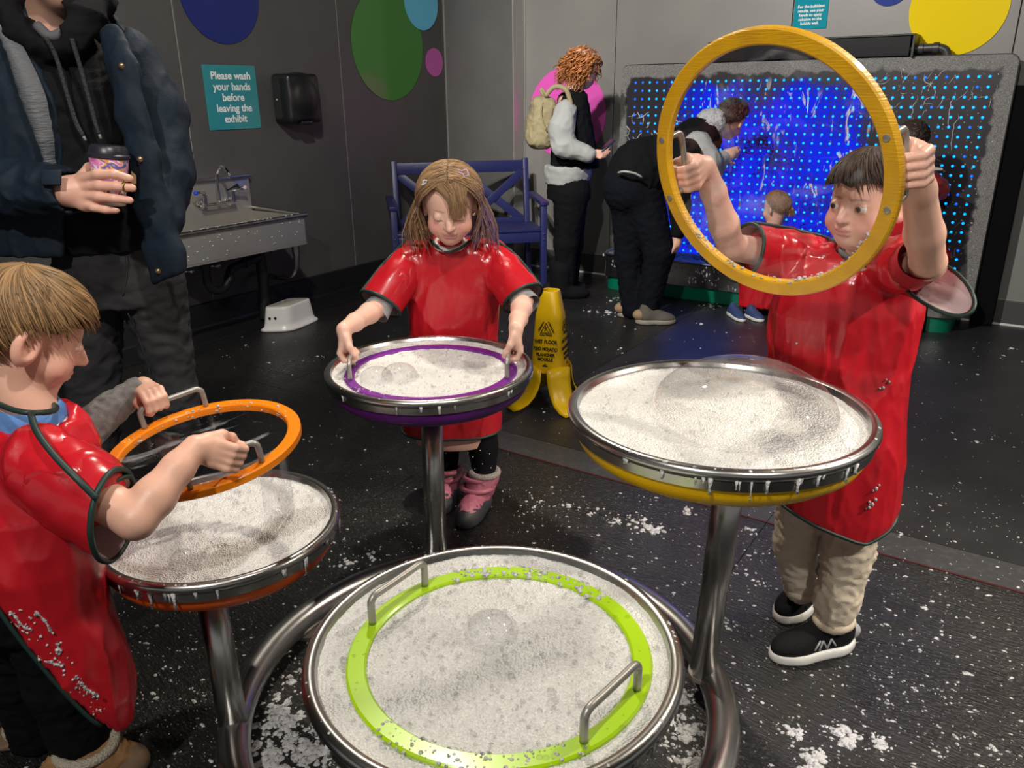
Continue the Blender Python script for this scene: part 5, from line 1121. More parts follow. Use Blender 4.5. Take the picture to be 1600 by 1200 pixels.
def clip(px, py, Y, sc, rot, name, m):
    o = at(px, py, Y); P = [(-1, .5), (-.2, .35), (.55, .75), (.9, .35), (1.1, -.3), (.35, -.65), (.05, -.2), (-.6, -.1)]; ca, sa = math.cos(rot), math.sin(rot); k = sc
    obj(name, MB().tube([o + Rv * (a * ca - b * sa) * k + Uv * (a * sa + b * ca) * k - Fv * .0 for a, b in P], .0018, 6, True), m, t)
lil = mat('clip_lilac', (.62, .42, .70), .3); clip(723, 270, 2.268, .015, -.15, 'hair_clip', lil); clip(663, 286, 2.30, .008, 1.1, 'hair_clip', mat('clip_pale', (.6, .66, .75), .3))
obj('earring', MB().sphere(at(740, 335, 2.335), .0045, 10), mat('gold', (.7, .48, .2), .3, 1), t)
# tights and boots
S = SDF((-.4, 2.2, 0), (.1, 2.75, .6), .006); S.chain([at(692, 655, 2.56), at(695, 710, 2.555), at(699, 752, 2.555)], [.056, .046, .037], .02); S.chain([at(752, 655, 2.54), at(755, 700, 2.51), at(757, 755, 2.475)], [.058, .049, .040], .02)
lg = obj('tights', S.mesh(2), M['tights'], t); dm = MB()
for px, py, Y in ((750, 704, 2.43), (765, 709, 2.43), (739, 714, 2.43), (754, 725, 2.41), (767, 731, 2.41), (742, 733, 2.41), (697, 708, 2.47)): dm.sphere(at(px, py, Y), .0018, 6)
d_ = obj('dots', dm, M['text_white'], lg); d_['kind'] = 'stuff'
pk = mat('boot_pink', (.50, .16, .22), .5, noise=(8, (.42, .12, .18), .4, .7)); dk = mat('boot_sole', (.035, .035, .04), .55); fl_ = mat('fleece', (.52, .44, .42), .95, bump=(260, 1.0, 'noise'))
def boot(heel, toe, ank, top, m1, m2, r0=.052, hgt=.15, name='boot'):
    heel, toe = V3(*heel), V3(*toe); f = nrm(toe - heel); rt = np.cross(f, EZ); L = np.linalg.norm(toe - heel); P = lambda x, y, z: heel + rt * x + f * (y * L) + EZ * z
    lo = np.minimum(np.minimum(heel, toe), top) - .12; hi = np.maximum(np.maximum(heel, toe), top) + .12; lo[2] = 0
    S = SDF(lo, hi, .005); S.chain([P(0, .3, .05), (P(0, .3, .05) + top) / 2, top], [.046, .047, r0], .02); S.ell(P(0, .68, .035), (.042, L * .33, .045), np.stack([rt, f, EZ], 1), .03); S.cut((0, 0, -1), (0, 0, .028)); S.cut((0, 0, 1), (0, 0, top[2] + .012))
    up = obj(name, fold(S.mesh(2), .0025, (30, 30, 40), 3), m1, t)
    S = SDF(lo, hi, .005); S.ell(P(0, .30, .02), (.049, L * .33, .05), np.stack([rt, f, EZ], 1), 0); S.ell(P(0, .70, .02), (.048, L * .36, .056), np.stack([rt, f, EZ], 1), .03); S.cut((0, 0, -1), (0, 0, .001)); S.cut(nrm(f * -.35 + EZ), P(0, .45, .047)); obj('sole', S.mesh(2), m2, up)
    obj('fleece_cuff', MB().tube(ring_pts(top + EZ * .012, EZ, r0 - .006, r0 - .006, 40, (0, 1, 0)), .011, 10, True), fl_, up); return up, P
b1, P = boot((-.105, 2.52, 0), (-.165, 2.30, 0), None, at(757, 742, 2.47), pk, dk)
for z in (.075, .105): obj('strap', MB().tube(ring_pts(P(0, .30 - .1 * (z - .075) / .03, z), V3(0, .15, 1), .052, .055, 40, (0, 1, 0)), .009, 8, True), pk, b1)
b2, P = boot((-.232, 2.60, 0), (-.255, 2.39, 0), None, at(699, 738, 2.55), pk, dk)
for z in (.075, .105): obj('strap', MB().tube(ring_pts(P(0, .30, z), V3(0, .15, 1), .052, .055, 40, (0, 1, 0)), .009, 8, True), pk, b2)
# ------------------------------------------------------------------ boy at left, seen in profile, tilting the orange hoop
t = thing('person', 'boy with fair brown hair in a red smock at the left, tilting the orange hoop', 'person', (-.95, 1.3, 0))
hf = nrm(V3(.72, .55, -.50)); hc = at(46, 522, 1.36); hs = 1.06
LHp = OP(5.30, .054); FHp = OP(2.25, .054)
S = SDF((-1.15, 1.0, .1), (-.40, 1.75, 1.16), .009, ([(-1.10, -.70, .0030), (-.70, -.42, .0030)], [(1.17, 1.66, .0030)], [(.66, .80, .003), (.83, 1.10, .0028)]))
B, W = head(S, hc, hf, (0, 0, 1), hs, ear=1.2, lid=-.004)
S.cap(W(0, -.03, -.05), at(50, 650, 1.33), .042, .050, .02)
shN, shF = at(62, 720, 1.22), at(75, 690, 1.44); elN, elF = at(212, 812, 1.15), at(110, 685, 1.49)
S.loft(rows_px([(660, 10, 110, 1.33, .07), (740, -10, 120, 1.30, .09), (860, -20, 110, 1.29, .08)]), .03)
tn = nrm(OP(5.30 + .2, 0) - OP(5.30 - .2, 0)); tf_ = nrm(OP(2.25 + .2, 0) - OP(2.25 - .2, 0))
wN = fist(S, LHp + tn * .012, nrm(tn * .5 + EZ * .8), nrm(V3(.75, .55, -.25)), V3(-.3, -.8, .3), .98)
wF = fist(S, FHp + V3(-.022, -.02, -.004), -tf_ if False else tf_, nrm(V3(.8, .15, .0)), V3(-.4, .75, .45), .92)
S.chain([shN, (shN + elN) / 2, elN], [.04, .037, .032], .012); S.chain([elN, elN + (wN - elN) * .3, elN + (wN - elN) * .7, wN], [.032, .034, .027, .0215], .012)
S.chain([shF, elF], [.036, .03], .012); S.chain([elF, elF + (wF - elF) * .4, wF], [.030, .027, .0195], .012)
VF = S.mesh(1); col = np.repeat((SKIN * V3(1.0, .97, .93))[None], len(VF[0]), 0); paint_head(VF[0], col, B, hc, hs, brow=(.50, .32, .2), cheek=.6)
person_mesh(t, VF, col=col); eyes(t, W, B, hf + V3(0, 0, -.4), hs)
def tmL(ph):
    a = abs(ph); return .07 * math.sin(ph * 8) * (a < 1.3) + np.interp(a, [0, .5, .9, 1.25, 1.6, 2.0, 2.5, 3.15], [1.58, 1.60, 1.66, 1.72, 1.52, 1.80, 2.12, 2.2])
cap_hair(t, W, B, hc, hs, (.05, -.38, 1), tmL, 2300, (.17, .10, .046), 31, width=.0019, swirl=.42, len_=(.7, 1.4), lift=.13, rad=(.081, .100, .088), light=2.1, jitter=1.6)
red = M['vinyl']
rows = rows_px([(640, 8, 112, 1.34, .055), (662, -25, 128, 1.33, .085), (700, -45, 142, 1.31, .105), (780, -50, 148, 1.28, .11), (870, -50, 152, 1.255, .105), (940, -45, 162, 1.25, .10), (1010, -35, 192, 1.25, .095), (1080, -30, 206, 1.25, .09), (1130, -25, 206, 1.25, .08), (1175, -20, 190, 1.25, .07)])
S = SDF((-1.35, .95, .02), (-.5, 1.65, 1.0), .0055); S.loft(rows, 0, pw=2.2); S.cap(shN, shN + (elN - shN) * .45, .062, .066, .03); S.cap(shF, shF + (elF - shF) * .6, .058, .056, .03)
S.cap(at(62, 600, 1.33), at(52, 645, 1.31), .060, .053, .01, 'sub')
e1, e2 = at(5, 950, 1.16), at(150, 1162, 1.16); nn_ = np.cross(e2 - e1, V3(.0, 1, .0)); nn_ = nn_ if nn_[0] < 0 else -nn_
S.cut(nn_, e1); S.cut((0, 0, -1), at(165, 1170, 1.2), .03)
VF = fold(S.mesh(2), .006, (11, 11, 3), 41); VF = fold(VF, .0012, (30, 30, 9), 45); sm = obj('smock', VF, red, t); SMV = VF[0]
edge = []
for z in np.linspace(e1[2] + .05, e2[2] + .012, 26):
    x = e1[0] - (z - e1[2]) * nn_[2] / nn_[0]; A = np.array(sorted(rows)); cx, cy, rx, ry = [np.interp(z, A[:, 0], A[:, i]) for i in (1, 2, 3, 4)]; q = min(abs((x - cx) / rx), .999); edge.append(V3(x, cy - ry * (1 - q ** 2.2) ** (1 / 2.2), z))
hh_ = hem_pts(VF, at(120, 1100, 1.24)); obj('piping', MB().tube(np.array(edge), .004, 8), M['piping'], sm)
obj('piping', MB().tube(bez([at(-10, 628, 1.28), at(20, 640, 1.255), at(48, 645, 1.25), at(80, 643, 1.28), at(88, 636, 1.31), at(75, 628, 1.36)], 6), .005, 8), M['piping'], sm)
obj('piping', MB().tube(bez([at(48, 646, 1.235), at(58, 675, 1.18), at(85, 712, 1.145), at(120, 748, 1.12), at(152, 780, 1.115)], 6), .0055, 8), M['piping'], sm)
ax_ = elN - shN; ce = shN + ax_ * .80
keys = [ring_pts(shN + V3(.0, 0, -.012), ax_, .066, .070), ring_pts(shN + ax_ * .4 + V3(0, 0, -.012), ax_, .072, .078), ring_pts(ce + V3(-.006, 0, -.014), ax_ + V3(.03, .05, .05), .066, .080)]
sleeve(sm, keys, red, .0045, (20, 20, 20), 47, pipe=.005)
kf = [ring_pts(shF, elF - shF, .058, .062), ring_pts((shF + elF) / 2, elF - shF, .056, .060), ring_pts(elF, elF - shF + V3(.05, .02, 0), .050, .056)]
sleeve(sm, kf, red, .004, (22, 22, 22), 48, pipe=.0045)
fl2 = [at(*p) for p in ((152, 780, 1.155), (168, 762, 1.17), (188, 748, 1.19), (203, 745, 1.21), (207, 756, 1.22), (200, 772, 1.21), (182, 781, 1.19))]
fcp = MB(); fb = bez(fl2, 4, True); fcp.add(np.vstack([fb, fb.mean(0)[None] + V3(-.012, .01, -.02)]), [(i, (i + 1) % len(fb), len(fb)) for i in range(len(fb))]); obj('cuff_lining', fcp, M['lining'], sm); obj('piping', MB().tube(fb, .0042, 8, True), M['piping'], sm)
marl = mat('sleeve_marl', (.22, .21, .20), .85, noise=(70, (.15, .145, .14), .4, .65), bump=(160, .2, 'noise', (1, 4, 4)))
S = SDF((-1.0, 1.3, .6), (-.5, 1.75, 1.0), .005); S.chain([shF + (elF - shF) * .7, elF + V3(.01, .0, -.003), elF + (wF - elF) * .55, elF + (wF - elF) * .98], [.043, .043, .034, .027], .01); S.cut(wF - elF, elF + (wF - elF) * 1.0)
obj('far_sleeve', fold(S.mesh(2), .0025, (40, 40, 40), 7), marl, t)
cb = mat('collar_blue', (.10, .24, .55), .75, bump=(120, .2, 'noise')); cr_ = [ring_pts(at(44, 640, 1.325) + V3(0, 0, dz), V3(.2, -.1, 1), r1, r1, 40, (0, 1, 0)) for dz, r1 in ((-.03, .064), (0, .060), (.014, .054), (.016, .050), (0, .047))]
obj('collar', fold((ruled(cr_)[0], np.array(ruled(cr_)[1])), .002, (40, 40, 40), 8), cb, t)
S = SDF((-1.5, 1.0, 0), (-.6, 1.7, .8), .007); S.loft(rows_px([(830, -60, 100, 1.30, .10), (900, -60, 100, 1.30, .105), (960, -40, 110, 1.30, .10)]), .03); S.chain([at(20, 920, 1.33), at(40, 1050, 1.38), at(62, 1150, 1.40)], [.085, .065, .058], .03); S.chain([at(60, 920, 1.29), at(100, 1060, 1.30), at(128, 1165, 1.31)], [.085, .066, .058], .03)
obj('trousers', fold(S.mesh(2), .004, (24, 24, 30), 6), M['tights'], t)
tan = mat('boot_tan', (.36, .19, .075), .75, noise=(9, (.28, .14, .055), .4, .7)); sol = mat('boot_tan_sole', (.20, .13, .08), .7)
fl_ = mat('fleece_cream', (.60, .53, .42), .95, bump=(260, 1.0, 'noise'))
boot((-.98, 1.20, 0), (-.80, 1.33, 0), None, at(135, 1165, 1.29) + V3(0, 0, -.012), tan, sol, .060)
boot((-1.16, 1.38, 0), (-.97, 1.50, 0), None, at(58, 1140, 1.42) + V3(0, 0, .012), tan, sol, .060)
# soap streaks on the smock front
fm = MB(); r_ = np.random.default_rng(14); A = np.array(sorted(rows))
onf = lambda px, py: on_mesh(SMV, px, py, .001)
for pl, w_ in (([(15, 955), (25, 965), (35, 978), (50, 985)], .004), ([(20, 970), (35, 985), (45, 990)], .003), ([(55, 955), (70, 970), (82, 990)], .004), ([(90, 1005), (92, 1018), (92, 1022)], .005), ([(58, 1028), (75, 1034), (95, 1040), (100, 1038)], .004), ([(118, 1056), (122, 1060)], .004), ([(125, 1066), (135, 1076), (146, 1084), (152, 1086)], .005), ([(142, 1112), (150, 1110), (158, 1109)], .003)):
    q_ = bez([onf(*p) for p in pl], 5); fm.tube(q_, w_ * (.25 + .75 * np.abs(np.sin(np.arange(len(q_)) * .9 + w_ * 900))) * .75, 6); [fm.sphere(p_ + r_.normal(0, .003, 3), w_ * r_.uniform(.3, .8), 6) for p_ in q_[::2]]
for _ in range(60):
    q = r_.random(); px, py = 20 + 135 * q + r_.normal(0, 12), 955 + 150 * q + r_.normal(0, 10); fm.sphere(onf(px, py), .0012 + .002 * r_.random() ** 2, 6)
fo_ = obj('foam_spots', fm, M['foam_speck'], sm); fo_['kind'] = 'stuff'
# ------------------------------------------------------------------ man at the left edge with a paper cup
t = thing('person', 'man in an open navy parka and black hoodie holding a paper cup', 'person', (-1.15, 2.13, 0))
hf = nrm(V3(.35, -.9, -.12)); hc = at(88, -62, 2.08); hs = 1.12
CUP = at(174, 320, 1.90); CUPT = at(170, 243, 1.905); cax = nrm(CUPT - CUP)
S = SDF((-1.75, 1.75, .05), (-.6, 2.5, 1.86), .011, ([(-1.16, -.86, .0042)], [(1.80, 2.02, .0042)], [(1.10, 1.30, .0042), (1.40, 1.80, .006)]))
B, W = head(S, hc, hf, (0, 0, 1), hs, fine_face=False)
S.cap(W(0, -.02, -.05), at(70, 75, 2.12), .058, .068, .03)
S.loft(rows_px([(60, 0, 140, 2.15, .07), (120, 20, 175, 2.15, .085), (260, 50, 200, 2.15, .085), (400, 105, 240, 2.14, .08), (450, 110, 250, 2.14, .08)]), .03)
S.chain([at(140, 440, 2.13), at(150, 620, 2.12), at(158, 820, 2.15)], [.06, .048, .04], .02); S.chain([at(225, 440, 2.13), at(270, 620, 2.11), at(283, 800, 2.15)], [.06, .042, .04], .02)
elb, wr = at(-40, 290, 1.98), at(110, 299, 1.87)
S.chain([at(-15, 100, 2.13), elb, wr, at(125, 297, 1.875)], [.055, .048, .033, .031], .015)
S.ell(at(137, 300, 1.868), (.045, .017, .046), np.stack([Rv, Fv, Uv], 1), .012)
for (y0, x1, y1, x2, y2, x3, y3, r) in ((278, 152, 272, 178, 272, 203, 279, .0103), (292, 155, 290, 182, 291, 208, 294, .0105), (306, 153, 307, 178, 310, 203, 313, .0102), (320, 146, 324, 165, 328, 183, 330, .0092)):
    S.chain([at(126, y0 * .6 + 300 * .4 - (300 - y0) * .3, 1.862), at(x1, y1, 1.843), at(x2, y2, 1.842), at(x3, y3, 1.858)], [r * 1.1, r * 1.08, r, r * .85], .004)
S.chain([at(125, 280, 1.89), at(140, 262, 1.925), at(165, 262, 1.96)], [.014, .012, .010], .006)
S.chain([at(195, 100, 2.16), at(246, 180, 2.13), at(256, 260, 2.09), at(250, 330, 2.02)], [.040, .036, .032, .026], .015)
VF = S.mesh(1); col = np.repeat((SKIN * V3(.98, .93, .92))[None], len(VF[0]), 0); paint_head(VF[0], col, B, hc, hs, brow=(.1, .07, .05), lips=(.55, .25, .23), cheek=.2)
L = (VF[0] - hc) @ B / hs; k = (np.clip(-L[:, 2] - .034, 0, .02) / .02 * np.clip(L[:, 1] + .03, 0, .03) / .03 * (np.linalg.norm(L, axis=1) < .13) * .55 * (1 - np.exp(-((L[:, 0] / .02) ** 2 + ((L[:, 2] + .048) / .010) ** 2))))[:, None]; col = col * (1 - k) + V3(.12, .075, .05) * k
person_mesh(t, VF, col=col)
cap_hair(t, W, B, hc, hs, (0, -.3, 1), lambda ph: np.interp(abs(ph), [0, 1, 1.6, 2.2, 3.15], [.9, 1.1, 1.45, 1.8, 2.1]), 500, (.05, .03, .02), 71, width=.002)
navy = mat('parka_navy', (.0065, .0155, .029), .72, noise=(7, (.005, .011, .021), .4, .7), spec=.3, bump=(260, .12, 'noise')); hoodm = mat('hoodie_black', (.008, .008, .009), .9, spec=.15, bump=(200, .15, 'noise')); jean = mat('jeans_black', (.034, .034, .036), .85, noise=(10, (.020, .020, .022), .4, .7), spec=.2, bump=(240, .25, 'noise', (1, 1, 3)))
# jeans
S = SDF((-1.5, 1.85, .05), (-.7, 2.45, .98), .0075)
S.loft(rows_px([(362, 92, 240, 2.13, .115), (420, 90, 265, 2.13, .125), (470, 92, 284, 2.13, .12)]), .02)
S.chain([at(138, 440, 2.13), at(143, 540, 2.12), at(148, 640, 2.10), at(150, 800, 2.14)], [.092, .076, .070, .064], .012); S.chain([at(234, 440, 2.13), at(257, 540, 2.12), at(274, 620, 2.10), at(284, 800, 2.14)], [.092, .070, .062, .060], .012)
VF = fold(S.mesh(2), .006, (16, 16, 26), 61); jn = obj('jeans', VF, jean, t)
obj('fly_seam', MB().tube(bez([on_mesh(VF[0], *p) for p in ((195, 372), (198, 400), (198, 425), (196, 445), (192, 462))], 4), .0022, 6), jean, jn)
obj('inseam', MB().tube(bez([on_mesh(VF[0], *p) for p in ((200, 490), (213, 520), (228, 560), (240, 605))], 4), .0018, 6), jean, jn)
obj('pocket_seam', MB().tube(bez([on_mesh(VF[0], *p) for p in ((100, 388), (112, 390), (121, 383), (124, 374))], 4), .0018, 6), jean, jn)
# hoodie, hood and cords
S = SDF((-1.7, 1.85, .75), (-.75, 2.45, 1.66), .0075)
S.loft(rows_px([(52, 10, 130, 2.13, .08), (80, -10, 170, 2.13, .11), (160, 20, 205, 2.12, .125), (280, 50, 225, 2.12, .13), (365, 80, 252, 2.125, .135), (385, 90, 252, 2.13, .125)]), 0)
S.chain([at(0, -20, 2.14), at(8, 12, 2.08), at(38, 48, 2.03), at(78, 70, 2.01), at(108, 58, 2.02), at(128, 26, 2.05), at(140, -10, 2.12)], [.07, .05, .036, .026, .036, .046, .06], .03); S.chain([at(66, -10, 2.06), at(74, 30, 2.01), at(80, 52, 1.985)], [.062, .044, .018], .012, op='sub')
VF = fold(S.mesh(2), .008, (9, 9, 20), 66); hd = obj('hoodie', VF, hoodm, t)
for pl in ([(72, 58, 1.972), (88, 90, 1.985), (103, 140, 1.985), (118, 190, 1.985), (130, 212, 1.985)], [(112, 60, 1.98), (124, 100, 1.985), (138, 150, 1.985), (150, 195, 1.985), (155, 209, 1.985)]):
    cb_ = obj('cord', MB().tube(bez([at(*p) for p in pl], 8), .0052, 8), mat('cord', (.03, .03, .033), .8, bump=(150, .6, 'noise')), hd)
    e = at(*pl[-1]); e0 = at(*pl[-2]); obj('cord_tip', MB().tube([e, e + nrm(e - e0) * .012], .0035, 8), mat('cord_tip', (.25, .24, .24), .5), cb_)
obj('shirt_collar', MB().tube(bez([at(58, 40, 2.02), at(78, 57, 2.005), at(97, 52, 2.01)], 5), .012, 8), mat('shirt_grey', (.10, .10, .105), .85), hd)
# parka: shell with an open front
R_ = rows_px([(36, -24, 182, 2.16, .115), (4, 10, 166, 2.18, .09), (66, -48, 208, 2.15, .135), (140, -66, 222, 2.14, .155), (220, -72, 232, 2.14, .165), (300, -72, 250, 2.14, .17), (400, -70, 262, 2.14, .175), (432, -70, 262, 2.14, .175)])
S = SDF((-1.8, 1.75, .75), (-.6, 2.5, 1.70), .0072); S.loft(R_, 0, pw=2.4)
S.chain([at(200, 92, 2.13), at(246, 180, 2.12), at(258, 270, 2.07), at(252, 340, 1.995)], [.074, .070, .066, .055], .02)
S.loft(R_, 0, 'sub', -.022, pw=2.4, ext=.03)
S.loft(rows_px([(-10, 20, 140, 2.0, .19), (20, 20, 150, 1.99, .19), (66, 32, 166, 1.99, .19), (150, 78, 184, 1.98, .19), (220, 92, 202, 1.98, .19), (300, 96, 220, 1.97, .19), (380, 96, 240, 1.97, .19), (460, 96, 266, 1.97, .19)]), .012, 'sub', 0, 0, 5)
S.chain([at(176, 62, 2.04), at(194, 110, 2.0), at(207, 180, 1.985), at(224, 250, 1.975), at(240, 330, 1.965), at(258, 400, 1.965), at(262, 436, 1.965)], [.038, .042, .040, .042, .045, .052, .05], .015, flat=((0.25, 1, 0), .42))
S.cut((.42, 0, -1), at(262, 436, 1.98), .01, ((-.98, 1.7, .7), (-.6, 2.6, 1.0))); S.cut((0, 0, -1), at(50, 402, 1.98), .0, ((-1.9, 1.7, .6), (-1.02, 2.6, 1.0)))
VF = fold(S.mesh(2), .0055, (10, 10, 6), 63); VF = fold(VF, .0022, (26, 26, 14), 64); pk_ = obj('parka', VF, navy, t); PKV = VF[0]
S = SDF((-1.85, 1.75, 1.0), (-.95, 2.4, 1.66), .0065); S.chain([at(-18, 105, 2.13), at(-45, 200, 2.06), elb + V3(0, 0, -.01), elb + (wr - elb) * .45, elb + (wr - elb) * .92], [.078, .074, .072, .068, .056], .02); S.cap(wr + (wr - elb) * .1, elb + (wr - elb) * .8, .046, .044, .003, 'sub')
VF = fold(S.mesh(2), .006, (20, 16, 16), 67); sl_ = obj('sleeve', VF, navy, pk_)
tb = elb + (wr - elb) * .86; obj('cuff_tab', MB().box(at(80, 278, 1.821), (.022, .004, .017), np.stack([Rv, Fv, Uv], 1), .003), navy, sl_)
gm = mat('liner_grey', (.12, .125, .135), .5, bump=(40, .5, 'noise', (1, 1, 6)))
lp = bez([at(2, 40, 2.02), at(28, 90, 1.985), at(50, 150, 1.965), at(68, 210, 1.96), at(78, 255, 1.965)], 6); lv = []
for i, p in enumerate(lp):
    w_ = np.interp(i / (len(lp) - 1), [0, .5, 1], [.018, .030, .012]); lv += [p + V3(-w_, .0, 0), p + V3(-w_ * .4, -.018, 0), p + V3(w_ * .4, -.016, 0), p + V3(w_, .004, 0)]
k = len(lp); obj('quilted_liner', fold((np.array(lv), np.array([(i * 4 + q, i * 4 + q + 1, i * 4 + q + 5, i * 4 + q + 4) for i in range(k - 1) for q in range(3)])), .004, (5, 5, 40), 3), gm, pk_)
br_ = mat('snap_brass', (.28, .20, .12), .35, .8)
for px, py, Y in ((190, 103, 1.982), (219, 249, 1.965), (247, 424, 1.955)): obj('snap', MB().sphere(on_mesh(PKV, px, py, .002), (.008, .006, .008), 12), br_, pk_)
obj('zip_pull', MB().box(at(209, 276, 1.958), (.006, .003, .019), np.stack([Rv, Fv, Uv], 1), .002), mat('tan_leather', (.45, .28, .12), .6), pk_)
shm = mat('man_shoe', (.02, .02, .022), .5)
for px, x0 in ((160, -1.13), (282, -.93)):
    shoe(t, (x0, 2.24, 0), (x0 + .03, 1.98, 0), .10, .10, shm, shm, .025)
# ring on the finger
rg = at(196, 292, 1.853); obj('finger_ring', MB().tube(ring_pts(rg, Rv, .0108, .0108, 24, Uv), .0035, 8, True), mat('ring_gold', (.35, .26, .08), .3, 1), t)
# cup: a thing of its own in his hand
R3 = np.stack([nrm(np.cross(V3(0, 1, 0), cax)), np.cross(cax, nrm(np.cross(V3(0, 1, 0), cax))), cax], 1); Hc = np.linalg.norm(CUPT - CUP)
cu = thing('paper_cup', 'pink patterned paper cup with a black lid in the hand of the man', 'cup', CUP)
cpm = bpy.data.materials.new('cup_print'); cpm.use_nodes = True; nt = cpm.node_tree; N = nt.nodes; Lk = nt.links; p = N['Principled BSDF']; p.inputs['Roughness'].default_value = .5
tc = N.new('ShaderNodeTexCoord'); vo = N.new('ShaderNodeTexVoronoi'); vo.inputs['Scale'].default_value = 46; nz = N.new('ShaderNodeTexNoise'); nz.inputs['Scale'].default_value = 26; nz.inputs['Detail'].default_value = 2; nz.inputs['Distortion'].default_value = 1
Lk.new(tc.outputs['Object'], vo.inputs[0]); Lk.new(tc.outputs['Object'], nz.inputs[0]); r1 = N.new('ShaderNodeValToRGB'); r1.color_ramp.interpolation = 'CONSTANT'; el__ = r1.color_ramp.elements; el__[0].color = (.80, .20, .50, 1); el__[1].position = .57; el__[1].color = (.13, .13, .45, 1)
for ps, c in ((.50, (.75, .75, .85, 1)), (.53, (.80, .35, .10, 1)), (.62, (.35, .45, .75, 1)), (.40, (.80, .24, .54, 1)), (.44, (.70, .70, .80, 1)), (.455, (.80, .20, .5, 1))): e = el__.new(ps); e.color = c
Lk.new(nz.outputs[0], r1.inputs[0]); Lk.new(r1.outputs[0], p.inputs['Base Color'])
obj('cup_body', MB().lathe([(.030, .0), (.0305, .004), (.0315, Hc * .12), (.0425, Hc * .97), (.0425, Hc), (.0405, Hc)], CUP, 64, R3), cpm, cu)
obj('base_band', MB().lathe([(0, .001), (.0310, .0005), (.0325, Hc * .13), (.0318, Hc * .13)], CUP, 64, R3), mat('cup_cream', (.70, .64, .55), .6), cu)
ld = obj('lid', MB().lathe([(.0435, Hc - .006), (.0455, Hc - .004), (.0455, Hc + .002), (.0425, Hc + .005), (.0405, Hc + .018), (.036, Hc + .023), (.033, Hc + .0215), (.012, Hc + .019), (0, Hc + .019)], CUP, 64, R3), mat('lid_black', (.022, .02, .03), .35), cu, auto=35)
obj('sip_hole', MB().lathe([(0, .0), (.007, 0), (.006, .0006), (0, .0006)], CUP + R3 @ V3(-.012, -.026, Hc + .0205), 20, R3), M['black_plastic'], ld)
# ------------------------------------------------------------------ woman with a phone
t = thing('person', 'woman with curly red hair reading her phone by the pink disc', 'person', (.42, 5.55, 0))
Y = 5.52; hf = nrm(V3(.95, -.12, -.42)); hc = at(912, 107, Y); hs = 1.18
S = SDF((.0, 5.2, 0), (.95, 5.95, 1.8), .010, ([(.55, .80, .006)], (), [(1.05, 1.25, .006), (1.5, 1.75, .006)]))
B, W = head(S, hc, hf, (0, 0, 1), hs, fine_face=False); S.cap(W(0, -.02, -.05), at(893, 150, Y), .055, .06, .02)
S.loft(rows_px([(148, 872, 915, Y, .12), (220, 868, 920, Y, .12), (290, 862, 918, Y, .13)]), .03)
S.chain([at(886, 290, Y), at(884, 380, Y), at(880, 448, Y)], [.09, .06, .045], .02)
sh, el_, wr = at(884, 175, Y - .17), at(880, 228, Y - .2), at(922, 242, Y - .22); S.chain([sh, el_, wr], [.045, .04, .028], .02)
ph = at(948, 228, Y - .22)
S.ell(at(934, 240, Y - .22), (.035, .018, .03), None, .01); 
for i, (a, b) in enumerate((((940, 236), (952, 231)), ((941, 240), (953, 236)), ((940, 244), (951, 240)), ((938, 247), (947, 245)))): S.chain([at(934, 238 + i * 2.5, Y - .23), at(*a, Y - .25), at(*b, Y - .235)], [.011, .010, .008], .004)
VF = S.mesh(1); col = np.repeat(SKIN[None], len(VF[0]), 0); paint_head(VF[0], col, B, hc, hs, cheek=.3); person_mesh(t, VF, col=col)
glo = mat('sweater_grey', (.36, .37, .365), .9, noise=(18, (.38, .39, .38), .4, .7)); vst = mat('vest_black', (.0065, .0065, .008), .9, spec=.12)
S = SDF((.1, 5.2, .6), (.8, 5.95, 1.5), .009); S.loft(rows_px([(258, 850, 924, Y, .165), (272, 850, 924, Y, .16), (287, 853, 918, Y, .15)]), 0); S.chain([sh + V3(0, .02, -.0), (sh + el_) / 2 + V3(-.02, 0, 0), el_, el_ + (wr - el_) * .95], [.074, .08, .075, .052], .03)
sw_ = obj('sweater', fold(S.mesh(2), .006, (11, 11, 11), 81), glo, t)
S = SDF((.1, 5.2, .6), (.85, 5.95, 1.56), .009); S.loft(rows_px([(138, 884, 912, Y, .06), (150, 872, 918, Y, .14), (185, 868, 924, Y, .145), (225, 862, 930, Y, .15), (262, 860, 936, Y, .155)]), 0); obj('vest', fold(S.mesh(2), .007, (12, 12, 9), 82), vst, t)
S = SDF((.1, 5.2, .0), (.85, 6.0, 1.1), .010); S.loft(rows_px([(275, 856, 920, Y, .14), (310, 854, 922, Y, .15)]), .02); S.chain([at(893, 300, Y - .05), at(884, 380, Y - .05), at(884, 450, Y - .03)], [.125, .08, .06], .03); S.chain([at(893, 300, Y + .08), at(893, 380, Y + .1), at(890, 445, Y + .12)], [.12, .08, .06], .03)
obj('leggings', fold(S.mesh(2), .004, (18, 18, 22), 83), M['tights'], t)
for px, py, Y_ in ((876, 460, Y - .07), (872, 450, Y + .10)):
    g = at(px, py, Y_); g[2] = 0; S = SDF(g - .3, g + .42, .009); S.chain([g + V3(0, 0, .06), g + V3(.0, 0, .20)], [.062, .07], .02); S.ell(g + V3(.08, 0, .035), (.13, .055, .05), None, .03); S.cut((0, 0, -1), (0, 0, .002)); obj('boot', S.mesh(1), vst, t)
r_ = np.random.default_rng(5); paths, cols, wd = [], [], []
